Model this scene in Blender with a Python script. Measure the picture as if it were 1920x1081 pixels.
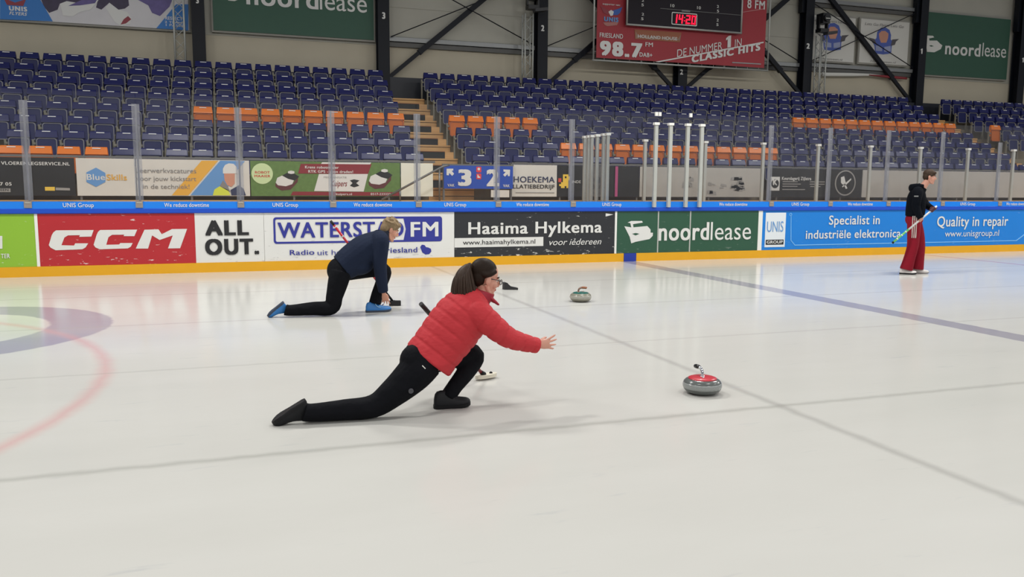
import bpy, bmesh, math, random
from mathutils import Vector, Matrix

for _o in list(bpy.data.objects):
    bpy.data.objects.remove(_o, do_unlink=True)
scene = bpy.context.scene
COL = scene.collection
random.seed(7)

# ------------------------------------------------------------------ camera
cam_data = bpy.data.cameras.new('camera')
cam_data.sensor_width = 36.0
cam_data.lens = 1555.0 / 1920.0 * 36.0
cam_data.clip_end = 200
cam = bpy.data.objects.new('camera', cam_data)
COL.objects.link(cam)
yaw, pitch, roll = math.radians(19.12), math.radians(7.117), math.radians(-0.393)
fw = Vector((math.sin(yaw) * math.cos(pitch), math.cos(yaw) * math.cos(pitch), -math.sin(pitch)))
rt = Vector((math.cos(yaw), -math.sin(yaw), 0))
dn = fw.cross(rt)
r2 = rt * math.cos(roll) + dn * math.sin(roll)
d2 = -rt * math.sin(roll) + dn * math.cos(roll)
cm = Matrix.Identity(4)
for i in range(3):
    cm[i][0], cm[i][1], cm[i][2] = r2[i], -d2[i], -fw[i]
cm[2][3] = 1.55
cam.matrix_world = cm
scene.camera = cam

# ------------------------------------------------------------------ world and lamps
world = bpy.data.worlds.new('hall_light')
scene.world = world
world.use_nodes = True
bg = world.node_tree.nodes['Background']
bg.inputs['Color'].default_value = (0.93, 0.95, 1.0, 1)
bg.inputs['Strength'].default_value = 0.34

def lamp(x, y, z, sx, sy, power, color=(1.0, 0.985, 0.95)):
    ld = bpy.data.lights.new('hall_lamp', 'AREA')
    ld.shape = 'RECTANGLE'
    ld.size, ld.size_y = sx, sy
    ld.energy = power
    ld.color = color
    o = bpy.data.objects.new('hall_lamp', ld)
    o.location = (x, y, z)
    COL.objects.link(o)
    return o

LAMP_W = 360
for lx in (-8, -1, 6, 13, 20, 27):
    for ly, pw in ((-15, 1.05), (-7, 0.95), (3, 0.62), (11, 1.6)):
        lamp(lx, ly, 8.6, 1.8, 0.55, LAMP_W * pw)

scene.view_settings.view_transform = 'Standard'
scene.view_settings.look = 'None'
scene.view_settings.gamma = 1.0
scene.view_settings.use_curve_mapping = False
scene.view_settings.exposure = -0.36

# ------------------------------------------------------------------ helpers
def lin(c):
    c = c / 255.0
    return c / 12.92 if c <= 0.04045 else ((c + 0.055) / 1.055) ** 2.4

def rgb(r, g, b):
    return (lin(r), lin(g), lin(b), 1.0)

MATS = {}
def mat(name, col, rough=0.5, metal=0.0, noise=0.0, nscale=8.0, bump=0.0, bscale=60.0, spec=0.5, coat=0.0, stretch=(1, 1, 1), emit=0.0, sheen=0.0):
    """procedural principled material with a little colour noise and bump"""
    if name in MATS:
        return MATS[name]
    m = bpy.data.materials.new(name)
    m.use_nodes = True
    nt = m.node_tree
    b = nt.nodes['Principled BSDF']
    c = rgb(*col)
    b.inputs['Base Color'].default_value = c
    b.inputs['Roughness'].default_value = rough
    b.inputs['Metallic'].default_value = metal
    b.inputs['Specular IOR Level'].default_value = spec
    b.inputs['Coat Weight'].default_value = coat
    b.inputs['Sheen Weight'].default_value = sheen
    if emit:
        b.inputs['Emission Color'].default_value = c
        b.inputs['Emission Strength'].default_value = emit
    if noise or bump:
        tc = nt.nodes.new('ShaderNodeTexCoord')
        mp = nt.nodes.new('ShaderNodeMapping')
        mp.inputs['Scale'].default_value = stretch
        nt.links.new(tc.outputs['Object'], mp.inputs['Vector'])
    if noise:
        nz = nt.nodes.new('ShaderNodeTexNoise')
        nz.inputs['Scale'].default_value = nscale
        nz.inputs['Detail'].default_value = 4
        nt.links.new(mp.outputs['Vector'], nz.inputs['Vector'])
        mx = nt.nodes.new('ShaderNodeMix')
        mx.data_type = 'RGBA'
        lo = [max(0, v * (1 - noise)) for v in c[:3]] + [1]
        hi = [min(1, v * (1 + noise)) for v in c[:3]] + [1]
        mx.inputs[6].default_value = lo
        mx.inputs[7].default_value = hi
        nt.links.new(nz.outputs['Fac'], mx.inputs[0])
        nt.links.new(mx.outputs[2], b.inputs['Base Color'])
    if bump:
        nb = nt.nodes.new('ShaderNodeTexNoise')
        nb.inputs['Scale'].default_value = bscale
        nb.inputs['Detail'].default_value = 3
        nt.links.new(mp.outputs['Vector'], nb.inputs['Vector'])
        bp = nt.nodes.new('ShaderNodeBump')
        bp.inputs['Strength'].default_value = bump
        bp.inputs['Distance'].default_value = 0.03
        nt.links.new(nb.outputs['Fac'], bp.inputs['Height'])
        nt.links.new(bp.outputs['Normal'], b.inputs['Normal'])
    MATS[name] = m
    return m

class MB:
    """collects shapes into one mesh"""
    def __init__(self):
        self.v, self.f, self.s = [], [], []

    def add(self, vs, fs, smooth=False):
        n = len(self.v)
        self.v += [tuple(p) for p in vs]
        for f in fs:
            self.f.append([i + n for i in f])
            self.s.append(smooth)
        return self

    def box(self, x0, x1, y0, y1, z0, z1):
        vs = [(x, y, z) for z in (z0, z1) for y in (y0, y1) for x in (x0, x1)]
        return self.add(vs, [(0, 2, 3, 1), (4, 5, 7, 6), (0, 1, 5, 4), (2, 6, 7, 3), (0, 4, 6, 2), (1, 3, 7, 5)])

    def obox(self, c, ax, ay, az):
        """box with half-axis vectors"""
        c, ax, ay, az = Vector(c), Vector(ax), Vector(ay), Vector(az)
        vs = [c + ax * i + ay * j + az * k for k in (-1, 1) for j in (-1, 1) for i in (-1, 1)]
        return self.add(vs, [(0, 2, 3, 1), (4, 5, 7, 6), (0, 1, 5, 4), (2, 6, 7, 3), (0, 4, 6, 2), (1, 3, 7, 5)])

    def tube(self, pts, rad, n=12, ref=(0, 1, 0), sub=1, caps=True, smooth=True):
        """rad: r or (r along ref, r across); Catmull-Rom when sub > 1"""
        P = [Vector(p) for p in pts]
        Rr = rad if isinstance(rad, (list, tuple)) and len(rad) == len(P) and not (len(P) == 2 and not isinstance(rad[0], (list, tuple)) and isinstance(rad, tuple)) else [rad] * len(P)
        Rr = [(r, r) if not isinstance(r, (list, tuple)) else tuple(r) for r in Rr]
        if sub > 1 and len(P) > 2:
            Q, S = [], []
            for i in range(len(P) - 1):
                p0, p1, p2, p3 = P[max(i - 1, 0)], P[i], P[i + 1], P[min(i + 2, len(P) - 1)]
                s0, s1, s2, s3 = Rr[max(i - 1, 0)], Rr[i], Rr[i + 1], Rr[min(i + 2, len(P) - 1)]
                for k in range(sub):
                    t = k / sub
                    cr = lambda a, b, c, d: 0.5 * ((2 * b) + (c - a) * t + (2 * a - 5 * b + 4 * c - d) * t * t + (3 * b - a - 3 * c + d) * t ** 3)
                    Q.append(cr(p0, p1, p2, p3))
                    S.append((max(cr(s0[0], s1[0], s2[0], s3[0]), 1e-4), max(cr(s0[1], s1[1], s2[1], s3[1]), 1e-4)))
            Q.append(P[-1]); S.append(Rr[-1])
            P, Rr = Q, S
        ref = Vector(ref)
        vs, fs = [], []
        for i, p in enumerate(P):
            t = (P[min(i + 1, len(P) - 1)] - P[max(i - 1, 0)]).normalized()
            a = ref - t * ref.dot(t)
            if a.length < 1e-4:
                a = Vector((1, 0, 0)) - t * t.x
            a.normalize()
            b = t.cross(a)
            for k in range(n):
                w = 2 * math.pi * k / n
                vs.append(p + a * (math.cos(w) * Rr[i][0]) + b * (math.sin(w) * Rr[i][1]))
        for i in range(len(P) - 1):
            for k in range(n):
                fs.append((i * n + k, i * n + (k + 1) % n, (i + 1) * n + (k + 1) % n, (i + 1) * n + k))
        self.add(vs, fs, smooth)
        if caps:
            self.f.append([len(self.v) - len(vs) + k for k in reversed(range(n))]); self.s.append(False)
            self.f.append([len(self.v) - n + k for k in range(n)]); self.s.append(False)
        return self

    def ell(self, c, ax, ay, az, nu=16, nv=10):
        """ellipsoid with three half-axis vectors"""
        c, ax, ay, az = Vector(c), Vector(ax), Vector(ay), Vector(az)
        vs = [c - az]
        for j in range(1, nv):
            th = math.pi * j / nv
            for i in range(nu):
                ph = 2 * math.pi * i / nu
                vs.append(c + ax * (math.sin(th) * math.cos(ph)) + ay * (math.sin(th) * math.sin(ph)) - az * math.cos(th))
        vs.append(c + az)
        fs = []
        for i in range(nu):
            fs.append((0, 1 + (i + 1) % nu, 1 + i))
        for j in range(nv - 2):
            for i in range(nu):
                a = 1 + j * nu + i; b = 1 + j * nu + (i + 1) % nu
                fs.append((a, b, b + nu, a + nu))
        last = len(vs) - 1
        o = 1 + (nv - 2) * nu
        for i in range(nu):
            fs.append((o + i, o + (i + 1) % nu, last))
        return self.add(vs, fs, True)

    def ball(self, c, r, nu=14, nv=9):
        return self.ell(c, (r, 0, 0), (0, r, 0), (0, 0, r), nu, nv)

    def lathe(self, c, prof, n=32, smooth=True):
        c = Vector(c)
        vs, fs = [], []
        for r, z in prof:
            for k in range(n):
                w = 2 * math.pi * k / n
                vs.append(c + Vector((r * math.cos(w), r * math.sin(w), z)))
        for i in range(len(prof) - 1):
            for k in range(n):
                fs.append((i * n + k, i * n + (k + 1) % n, (i + 1) * n + (k + 1) % n, (i + 1) * n + k))
        self.add(vs, fs, smooth)
        b = len(self.v) - len(vs)
        self.f.append([b + k for k in reversed(range(n))]); self.s.append(False)
        self.f.append([b + (len(prof) - 1) * n + k for k in range(n)]); self.s.append(False)
        return self

    def prism(self, pts, y0, y1):
        """polygon (x, z) with thickness from y0 (front) to y1"""
        n = len(pts)
        ar = sum(pts[i][0] * pts[(i + 1) % n][1] - pts[(i + 1) % n][0] * pts[i][1] for i in range(n))
        if ar < 0:
            pts = pts[::-1]
        vs = [(x, y0, z) for x, z in pts] + [(x, y1, z) for x, z in pts]
        fs = [tuple(range(n)), tuple(reversed(range(n, 2 * n)))]
        for i in range(n):
            j = (i + 1) % n
            fs.append((j, i, n + i, n + j))
        return self.add(vs, fs)

    def xprism(self, prof, x0, x1):
        """profile (y, z) extruded along x"""
        n = len(prof)
        vs = [(x0, y, z) for y, z in prof] + [(x1, y, z) for y, z in prof]
        fs = [tuple(range(n)), tuple(reversed(range(n, 2 * n)))]
        for i in range(n):
            j = (i + 1) % n
            fs.append((j, i, n + i, n + j))
        return self.add(vs, fs)

    def mesh(self, name, m=None, off=(0, 0, 0)):
        me = bpy.data.meshes.new(name)
        ox, oy, oz = off
        me.from_pydata([(x - ox, y - oy, z - oz) for x, y, z in self.v], [], self.f)
        me.polygons.foreach_set('use_smooth', self.s)
        me.update()
        if m:
            me.materials.append(m)
        bm = bmesh.new(); bm.from_mesh(me)
        bmesh.ops.recalc_face_normals(bm, faces=bm.faces)
        bm.to_mesh(me); bm.free()
        return me

    def build(self, name, m, parent=None, label=None):
        if parent is not None:
            off = wloc(parent)
        else:
            xs = [p[0] for p in self.v]; ys = [p[1] for p in self.v]; zs = [p[2] for p in self.v]
            off = Vector(((min(xs) + max(xs)) / 2, (min(ys) + max(ys)) / 2, min(zs)))
        me = self.mesh(name, m, off)
        o = bpy.data.objects.new(name, me)
        COL.objects.link(o)
        if parent is not None:
            o.parent = parent
        else:
            o.location = off
        if label:
            o['label'] = label
        return o

def wloc(o):
    v = Vector((0, 0, 0))
    while o is not None:
        v += o.location
        o = o.parent
    return v

def tag(o, label, cat, group=None, kind=None):
    o['label'] = label; o['category'] = cat
    if group:
        o['group'] = group
    if kind:
        o['kind'] = kind
    return o

def thing(name, loc, label, cat, group=None):
    o = bpy.data.objects.new(name, None)
    o.empty_display_size = 0.1
    o.location = loc
    COL.objects.link(o)
    return tag(o, label, cat, group)

def structure(o):
    o['kind'] = 'structure'
    return o

def rounded(x0, x1, z0, z1, r, n=5):
    pts = []
    for cx, cz, a0 in ((x1 - r, z1 - r, 0), (x0 + r, z1 - r, 90), (x0 + r, z0 + r, 180), (x1 - r, z0 + r, 270)):
        for k in range(n + 1):
            a = math.radians(a0 + 90 * k / n)
            pts.append((cx + r * math.cos(a), cz + r * math.sin(a)))
    return pts

def disc(cx, cz, r, n=28):
    return [(cx + r * math.cos(2 * math.pi * k / n), cz + r * math.sin(2 * math.pi * k / n)) for k in range(n)]

def plate(parent, name, pts, y, m, t=0.003, label=None):
    return MB().prism(pts, y, y + t).build(name, m, parent, label)

def ring_plate(parent, name, outer, inner, y, m, t=0.003):
    """frame between two outlines with the same number of points"""
    n = len(outer)
    vs = [(x, y, z) for x, z in outer] + [(x, y, z) for x, z in inner] + [(x, y + t, z) for x, z in outer] + [(x, y + t, z) for x, z in inner]
    fs = []
    for i in range(n):
        j = (i + 1) % n
        fs += [(i, j, n + j, n + i), (2 * n + j, 2 * n + i, 3 * n + i, 3 * n + j), (j, i, 2 * n + i, 2 * n + j), (n + i, n + j, 3 * n + j, 3 * n + i)]
    return MB().add(vs, fs).build(name, m, parent)

_txt = {}
def glyphs(s, bold, shear):
    key = (s, bold, shear)
    if s == '1':
        return ([(0.10, 0, 0), (0.30, 0, 0), (0.30, 0.73, 0), (0.15, 0.73, 0), (0.0, 0.60, 0), (0.0, 0.46, 0), (0.10, 0.53, 0)], [(0, 1, 2, 3, 6), (3, 4, 5, 6)])
    if key not in _txt:
        cu = bpy.data.curves.new('lettering', 'FONT')
        cu.body = s; cu.size = 1.0; cu.resolution_u = 4
        cu.space_character = {-1: 1.0, 0: 1.0, 1: 1.05, 2: 1.09, 3: 1.2}[bold]
        cu.shear = shear
        o = bpy.data.objects.new('lettering', cu)
        me = bpy.data.meshes.new_from_object(o)
        base_v = [tuple(v.co) for v in me.vertices]
        base_f = [tuple(p.vertices) for p in me.polygons]
        w = {-1: 0.0, 0: 0.0, 1: 0.013, 2: 0.024, 3: 0.056}[bold]
        vs, fs = [], []
        for dx, dy in ([(0, 0)] if bold < 1 else [(-w, -w * 0.5), (-w, w * 0.5), (0, 0), (w, -w * 0.5), (w, w * 0.5)]):
            n = len(vs)
            vs += [(x + dx, y + dy, 0.0004 * (n // len(base_v))) for x, y, z in base_v]
            fs += [tuple(i + n for i in f) for f in base_f]
        _txt[key] = (vs, fs)
        bpy.data.objects.remove(o); bpy.data.curves.remove(cu); bpy.data.meshes.remove(me)
    return _txt[key]

def lettering(parent, s, x0, x1, zb, zt, y, m, bold=0, shear=0.0, rise=0.0):
    vs, fs = glyphs(s, bold, shear)
    hv, _ = glyphs('H', bold, 0.0)
    h0, h1 = min(v[1] for v in hv), max(v[1] for v in hv)
    a0, a1 = min(v[0] for v in vs), max(v[0] for v in vs)
    sx = (x1 - x0) / (a1 - a0); sz = (zt - zb) / (h1 - h0)
    b = MB()
    b.add([(x0 + (v[0] - a0) * sx, y - v[2], zb + (v[1] - h0) * sz + rise * (v[0] - a0) * sx) for v in vs], fs)
    return b.build('lettering', m, parent)
# ------------------------------------------------------------------ ice floor
def ice_material():
    m = bpy.data.materials.new('ice')
    m.use_nodes = True
    nt = m.node_tree
    N, L = nt.nodes, nt.links
    bs = N['Principled BSDF']
    tc = N.new('ShaderNodeTexCoord')
    sep = N.new('ShaderNodeSeparateXYZ')
    L.new(tc.outputs['Object'], sep.inputs[0])
    def math_(op, a, b=None, c=None):
        n = N.new('ShaderNodeMath'); n.operation = op
        for i, v in enumerate((a, b, c)):
            if v is None: continue
            if isinstance(v, (int, float)): n.inputs[i].default_value = v
            else: L.new(v, n.inputs[i])
        return n.outputs[0]
    def noise(scale, stretch, detail=4, rough=0.5):
        mp = N.new('ShaderNodeMapping'); mp.inputs['Scale'].default_value = stretch
        L.new(tc.outputs['Object'], mp.inputs['Vector'])
        nz = N.new('ShaderNodeTexNoise'); nz.inputs['Scale'].default_value = scale; nz.inputs['Detail'].default_value = detail
        nz.inputs['Roughness'].default_value = rough
        L.new(mp.outputs[0], nz.inputs['Vector'])
        return nz.outputs['Fac']
    wob = math_('MULTIPLY', math_('SUBTRACT', noise(6, (1, 1, 1)), 0.5), 0.05)
    def band(coord, c, hw, soft, amt=1.0):
        d = math_('ABSOLUTE', math_('SUBTRACT', math_('ADD', coord, wob), c))
        mr = N.new('ShaderNodeMapRange'); mr.interpolation_type = 'SMOOTHSTEP'
        mr.inputs['From Min'].default_value = hw - soft; mr.inputs['From Max'].default_value = hw + soft
        mr.inputs['To Min'].default_value = amt; mr.inputs['To Max'].default_value = 0.0
        L.new(d, mr.inputs['Value'])
        return mr.outputs[0]
    def radius(cx, cy):
        dx = math_('SUBTRACT', sep.outputs['X'], cx); dy = math_('SUBTRACT', sep.outputs['Y'], cy)
        return math_('SQRT', math_('ADD', math_('MULTIPLY', dx, dx), math_('MULTIPLY', dy, dy)))
    base = N.new('ShaderNodeMix'); base.data_type = 'RGBA'
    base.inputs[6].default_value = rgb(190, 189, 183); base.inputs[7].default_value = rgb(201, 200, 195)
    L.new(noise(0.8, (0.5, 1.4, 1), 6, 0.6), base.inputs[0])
    cur = base.outputs[2]
    def over(col, fac):
        nonlocal cur
        mx = N.new('ShaderNodeMix'); mx.data_type = 'RGBA'
        L.new(fac, mx.inputs[0]); L.new(cur, mx.inputs[6]); mx.inputs[7].default_value = rgb(*col)
        cur = mx.outputs[2]
    X, Y = sep.outputs['X'], sep.outputs['Y']
    for cy in (9.95, 4.75):
        r = radius(-3.05, cy)
        over((142, 138, 153), band(r, 1.53, 0.31, 0.025, 0.78))
        over((205, 130, 125), band(r, 0.30, 0.31, 0.02, 0.45))
    # scuffed little line in the near house, hockey circle, blue, red and hog lines
    over((200, 150, 148), band(radius(-5.42, 7.1), 4.46, 0.045, 0.075, 0.62))
    over((130, 126, 143), band(X, 7.83, 0.17, 0.012, 0.72))
    over((176, 120, 140), band(X, 15.4, 0.06, 0.02, 0.7))
    over((150, 148, 144), band(X, 3.70, 0.035, 0.04, 0.5))
    over((150, 150, 143), band(Y, 4.82, 0.025, 0.04, 0.55))
    over((150, 150, 143), band(Y, 7.35, 0.015, 0.03, 0.42))
    over((150, 150, 143), band(Y, 9.80, 0.018, 0.03, 0.5))
    over((150, 150, 143), band(Y, 12.40, 0.02, 0.03, 0.5))
    over((155, 155, 150), band(Y, 13.75, 0.02, 0.05, 0.35))
    # scuffs and frost marks
    n1 = noise(3.0, (0.6, 3.0, 1), 6, 0.62)
    mr = N.new('ShaderNodeMapRange'); mr.inputs['From Min'].default_value = 0.63; mr.inputs['From Max'].default_value = 0.72
    mr.inputs['To Min'].default_value = 0.0; mr.inputs['To Max'].default_value = 0.42
    L.new(n1, mr.inputs['Value']); over((172, 174, 175), mr.outputs[0])
    n2 = noise(0.35, (0.7, 2.0, 1), 3)
    mr = N.new('ShaderNodeMapRange'); mr.inputs['From Min'].default_value = 0.52; mr.inputs['From Max'].default_value = 0.75
    mr.inputs['To Min'].default_value = 0.0; mr.inputs['To Max'].default_value = 0.35
    L.new(n2, mr.inputs['Value']); over((182, 182, 176), mr.outputs[0])
    L.new(cur, bs.inputs['Base Color'])
    bs.inputs['Roughness'].default_value = 0.15
    bs.inputs['IOR'].default_value = 1.31
    bs.inputs['Specular IOR Level'].default_value = 0.2
    bp = N.new('ShaderNodeBump'); bp.inputs['Strength'].default_value = 0.05; bp.inputs['Distance'].default_value = 0.004
    L.new(noise(22, (0.5, 1, 1), 3), bp.inputs['Height'])
    L.new(bp.outputs[0], bs.inputs['Normal'])
    return m

b = MB()
b.add([(-16, -12, 0), (40, -12, 0), (40, 15.6, 0), (-16, 15.6, 0), (-16, -12, -0.1), (40, -12, -0.1), (40, 15.6, -0.1), (-16, 15.6, -0.1)],
      [(0, 1, 2, 3), (7, 6, 5, 4), (0, 4, 5, 1), (1, 5, 6, 2), (2, 6, 7, 3), (3, 7, 4, 0)])
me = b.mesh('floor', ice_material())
floor = bpy.data.objects.new('floor', me); COL.objects.link(floor)
structure(floor)
floor['label'] = 'white curling ice with soft grey lines, a blue line and purple ring'

# ------------------------------------------------------------------ stand structure
M_wood = mat('pale_wood', (206, 160, 104), 0.55, noise=0.22, nscale=5, stretch=(0.6, 6, 12))
M_wood2 = mat('brown_wood', (140, 96, 62), 0.5, noise=0.25, nscale=5, stretch=(0.6, 6, 12))
M_stand = mat('stand_beige', (128, 118, 98), 0.75, noise=0.12, nscale=4)
M_dark = mat('dark_carpet', (46, 48, 48), 0.9, noise=0.2, nscale=30)
M_black = mat('black_paint', (20, 21, 24), 0.5)
M_grey = mat('grey_metal', (118, 118, 116), 0.4, 0.6)
M_alu = mat('aluminium', (184, 186, 180), 0.42, 0.35, noise=0.05, nscale=12)
M_white = mat('white_plastic', (226, 226, 220), 0.4)

XL, XR = -9.0, 33.0
b = MB().box(XL, XR, 15.62, 18.4, 1.05, 1.2)
structure(b.build('floor_walkway', M_wood))
prof = [(18.4, 0.6)]
for k in range(8):
    yf = 18.40 + 0.705 * k
    zt = 1.45 + 0.35 * k
    prof += [(yf, zt), (yf + 0.705, zt)]
prof += [(prof[-1][0] + 0.35, prof[-1][1]), (prof[-1][0] + 0.35, 0.6)]
structure(MB().xprism(prof, XL, XR).build('floor_grandstand', M_stand))
# skirting behind the last row
structure(MB().box(XL, XR, 24.34, 24.40, 3.9, 4.62).build('trim_1', mat('navy_steel', (24, 28, 38), 0.5)))

def stairs(x0, x1, label):
    t = thing('aisle_stairs', ((x0 + x1) / 2, 18.4, 1.45), label, 'stairs', 'wooden aisle stairs between the seat blocks')
    for k in range(8):
        yf = 18.40 + 0.705 * k; zt = 1.45 + 0.35 * k
        w = MB()
        w.box(x0, x1, yf - 0.05, yf + 0.655, zt - 0.02, zt + 0.022)
        w.box(x0, x1, yf - 0.035, yf - 0.002, zt - 0.155, zt - 0.035)
        w.box(x0, x1, yf - 0.03, yf - 0.001, zt - 0.33, zt - 0.175)
        w.build('tread', M_wood, t)
        if k < 7:
            h = MB().box(x0, x1 - 0.24, yf + 0.30, yf + 0.69, zt + 0.024, zt + 0.205)
            s = h.build('half_step', M_dark, t)
            MB().box(x0, x1 - 0.24, yf + 0.285, yf + 0.30, zt + 0.19, zt + 0.21).build('nosing', M_wood2, s)
            MB().box(x1 - 0.23, x1, yf + 0.31, yf + 0.69, zt + 0.024, zt + 0.19).build('side_block', M_wood, t)
    return t
stairs(4.37, 5.43, 'wooden aisle stairs behind the blue 3 and 2 sign')
stairs(23.2, 24.3, 'wooden aisle stairs at the far right between two seat blocks')

# ------------------------------------------------------------------ seats
M_navy = mat('navy_plastic', (20, 25, 82), 0.3, noise=0.06, nscale=6, spec=0.3)
M_navy_pan = mat('navy_pan_plastic', (24, 30, 80), 0.42, noise=0.10, nscale=9, spec=0.25)
M_orange = mat('orange_plastic', (230, 120, 26), 0.3, noise=0.05, nscale=6, spec=0.3)
M_orange_pan = mat('orange_pan_plastic', (196, 102, 40), 0.42, noise=0.08, nscale=9, spec=0.25)
M_rim = mat('navy_rim_highlight', (116, 116, 122), 0.45)  # navy rim catching the light, the highlight painted in as grey
M_rim_o = mat('orange_rim_plastic', (168, 88, 42), 0.45)
M_tag = mat('seat_number_plate', (235, 235, 232), 0.3)
M_bracket = mat('seat_bracket', (122, 118, 104), 0.55)

def seat_shapes():
    back = MB()
    prof = [(-0.052, 0.648), (-0.048, 0.665), (-0.012, 0.775), (0.006, 0.797), (0.030, 0.80), (0.055, 0.785), (0.062, 0.70), (0.045, 0.45), (0.005, 0.43), (0.000, 0.62), (-0.02, 0.64)]
    n = len(prof)
    xs = [-1, -0.97, -0.86, 0.86, 0.97, 1]
    vs, fs = [], []
    for i, s in enumerate(xs):
        inset = 0.0 if 0 < i < len(xs) - 1 else 0.012
        for y, z in prof:
            w = 0.212 - 0.10 * max(0, z - 0.648)
            yy = y + (inset if y < 0.03 else -inset)
            zz = z - inset * (1 if z > 0.7 else 0)
            vs.append((s * w, yy, zz))
    for i in range(len(xs) - 1):
        for k in range(n):
            fs.append((i * n + k, i * n + (k + 1) % n, (i + 1) * n + (k + 1) % n, (i + 1) * n + k))
    back.add(vs, fs)
    back.add(vs[:n], [tuple(range(n))]); back.add(vs[-n:], [tuple(reversed(range(n)))])
    pan = MB()
    outer = rounded(-0.185, 0.185, 0.275, 0.630, 0.05, 4)
    vs = [(x, -0.012 - 0.09 * (0.63 - z), z) for x, z in outer] + [(x, 0.0, z) for x, z in outer]
    m_ = len(outer)
    fs = [tuple(range(m_)), tuple(reversed(range(m_, 2 * m_)))] + [((i + 1) % m_, i, m_ + i, m_ + (i + 1) % m_) for i in range(m_)]
    pan.add(vs, fs)
    rim = MB()
    o_ = rounded(-0.190, 0.190, 0.265, 0.636, 0.055, 4)
    i_ = rounded(-0.173, 0.173, 0.282, 0.620, 0.048, 4)
    front = lambda z: -0.030 - 0.09 * (0.63 - z)
    vs = [(x, front(z), z) for x, z in o_] + [(x, front(z), z) for x, z in i_] + [(x, front(z) + 0.028, z) for x, z in o_] + [(x, front(z) + 0.028, z) for x, z in i_]
    fs = []
    for i in range(m_):
        j = (i + 1) % m_
        fs += [(i, j, m_ + j, m_ + i), (j, i, 2 * m_ + i, 2 * m_ + j), (m_ + i, m_ + j, 3 * m_ + j, 3 * m_ + i)]
    rim.add(vs, fs)
    plate_ = MB().obox((0.0, -0.019, 0.770), (0.076, 0, 0), (0, 0.0016, -0.0022), (0, 0.0085, 0.0075))
    br = MB().box(-0.270, -0.232, 0.0, 0.045, 0.0, 0.60).box(-0.262, -0.20, -0.02, 0.03, 0.50, 0.545).box(-0.23, 0.212, 0.01, 0.03, 0.405, 0.425)
    br.box(-0.268, -0.232, -0.05, 0.07, 0.0, 0.02)
    return back, pan, rim, plate_, br
SB, SP, SR, SN, SK = seat_shapes()
def seat_meshes(tagname, mb, mp, mr):
    return [('backrest', SB.mesh('seat_backrest_' + tagname, mb)), ('seat_pan', SP.mesh('seat_pan_' + tagname, mp)),
            ('rim', SR.mesh('seat_rim_' + tagname, mr)), ('number_plate', SN.mesh('seat_plate_' + tagname, M_tag)),
            ('bracket', SK.mesh('seat_bracket_' + tagname, M_bracket))]
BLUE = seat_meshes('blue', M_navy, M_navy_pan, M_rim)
ORANGE = seat_meshes('orange', M_orange, M_orange_pan, M_rim_o)
ROWS = ['front row', 'second row', 'third row', 'fourth row', 'fifth row', 'sixth row', 'seventh row', 'back row']
def nth(n):
    if 10 <= n % 100 <= 20: return '%dth' % n
    return '%d%s' % (n, {1: 'st', 2: 'nd', 3: 'rd'}.get(n % 10, 'th'))

def in_view(x, y, z):
    v = Vector((x, y, z - 1.55))
    dz = v.dot(fw)
    return abs(v.dot(r2) / dz) < 972 / 1555 and v.dot(d2) / dz > -560 / 1555

spots = []
for k in range(8):
    y = 18.7 + 0.705 * k; z = 1.45 + 0.35 * k
    n = 1
    x = 4.36 - 0.24
    while x > -7:
        spots.append((x, y, z, k, n, 'left')); x -= 0.5; n += 1
    n = 1; x = 5.44 + 0.25
    while x < 23.1:
        spots.append((x, y, z, k, n, 'right')); x += 0.5; n += 1
    n = 1; x = 24.4 + 0.25
    while x < 31:
        spots.append((x, y, z, k, n, 'far')); x += 0.5; n += 1
spots = [s for s in spots if in_view(s[0], s[1], s[2] + 0.5)]
def is_orange(x, k, blk):
    if blk == 'left':
        return (k == 0 and x < -2.2) or (k == 3 and x > -0.5)
    if blk == 'right':
        return (k == 3 and x < 7.8) or (k == 1 and 7.8 < x < 14.6) or (k == 4 and x > 16.3)
    return k == 4 and x < 24.8
blue = [s for s in spots if not is_orange(s[0], s[3], s[5])]
orange = [s for s in spots if is_orange(s[0], s[3], s[5])]
blue.sort(key=lambda s: s[0] ** 2 + s[1] ** 2)
WHERE = {'left': 'left of the main stairs', 'right': 'right of the main stairs', 'far': 'beyond the far stairs'}
def make_seat(s, parts, colour, group):
    x, y, z, k, n, blk = s
    t = bpy.data.objects.new('stadium_seat', None)
    t.empty_display_size = 0.1
    t.location = (x, y, z)
    COL.objects.link(t)
    tag(t, '%s folded tip-up seat, %s, %s seat %s' % (colour, ROWS[k], nth(n), WHERE[blk]), 'seat', group)
    for nm, me_ in parts:
        o = bpy.data.objects.new(nm, me_); o.parent = t
        COL.objects.link(o)
for s in blue[:300]:
    make_seat(s, BLUE, 'dark blue', 'dark blue tip-up seats on the stand')
for s in orange:
    make_seat(s, ORANGE, 'orange', 'orange tip-up seats on the stand')
far = MB()
slots = []
for s in blue[300:]:
    for mi, src in enumerate((SB, SP, SR, SN, SK)):
        far.add([(a + s[0], b_ + s[1], c + s[2]) for a, b_, c in src.v], src.f)
        slots += [mi] * len(src.f)
o = far.build('stadium_seats', M_navy)
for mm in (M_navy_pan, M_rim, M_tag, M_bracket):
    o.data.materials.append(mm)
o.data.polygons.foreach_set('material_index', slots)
tag(o, 'remaining dark blue tip-up seats at the far right end of the stand', 'seats', None, 'stuff')
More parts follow.
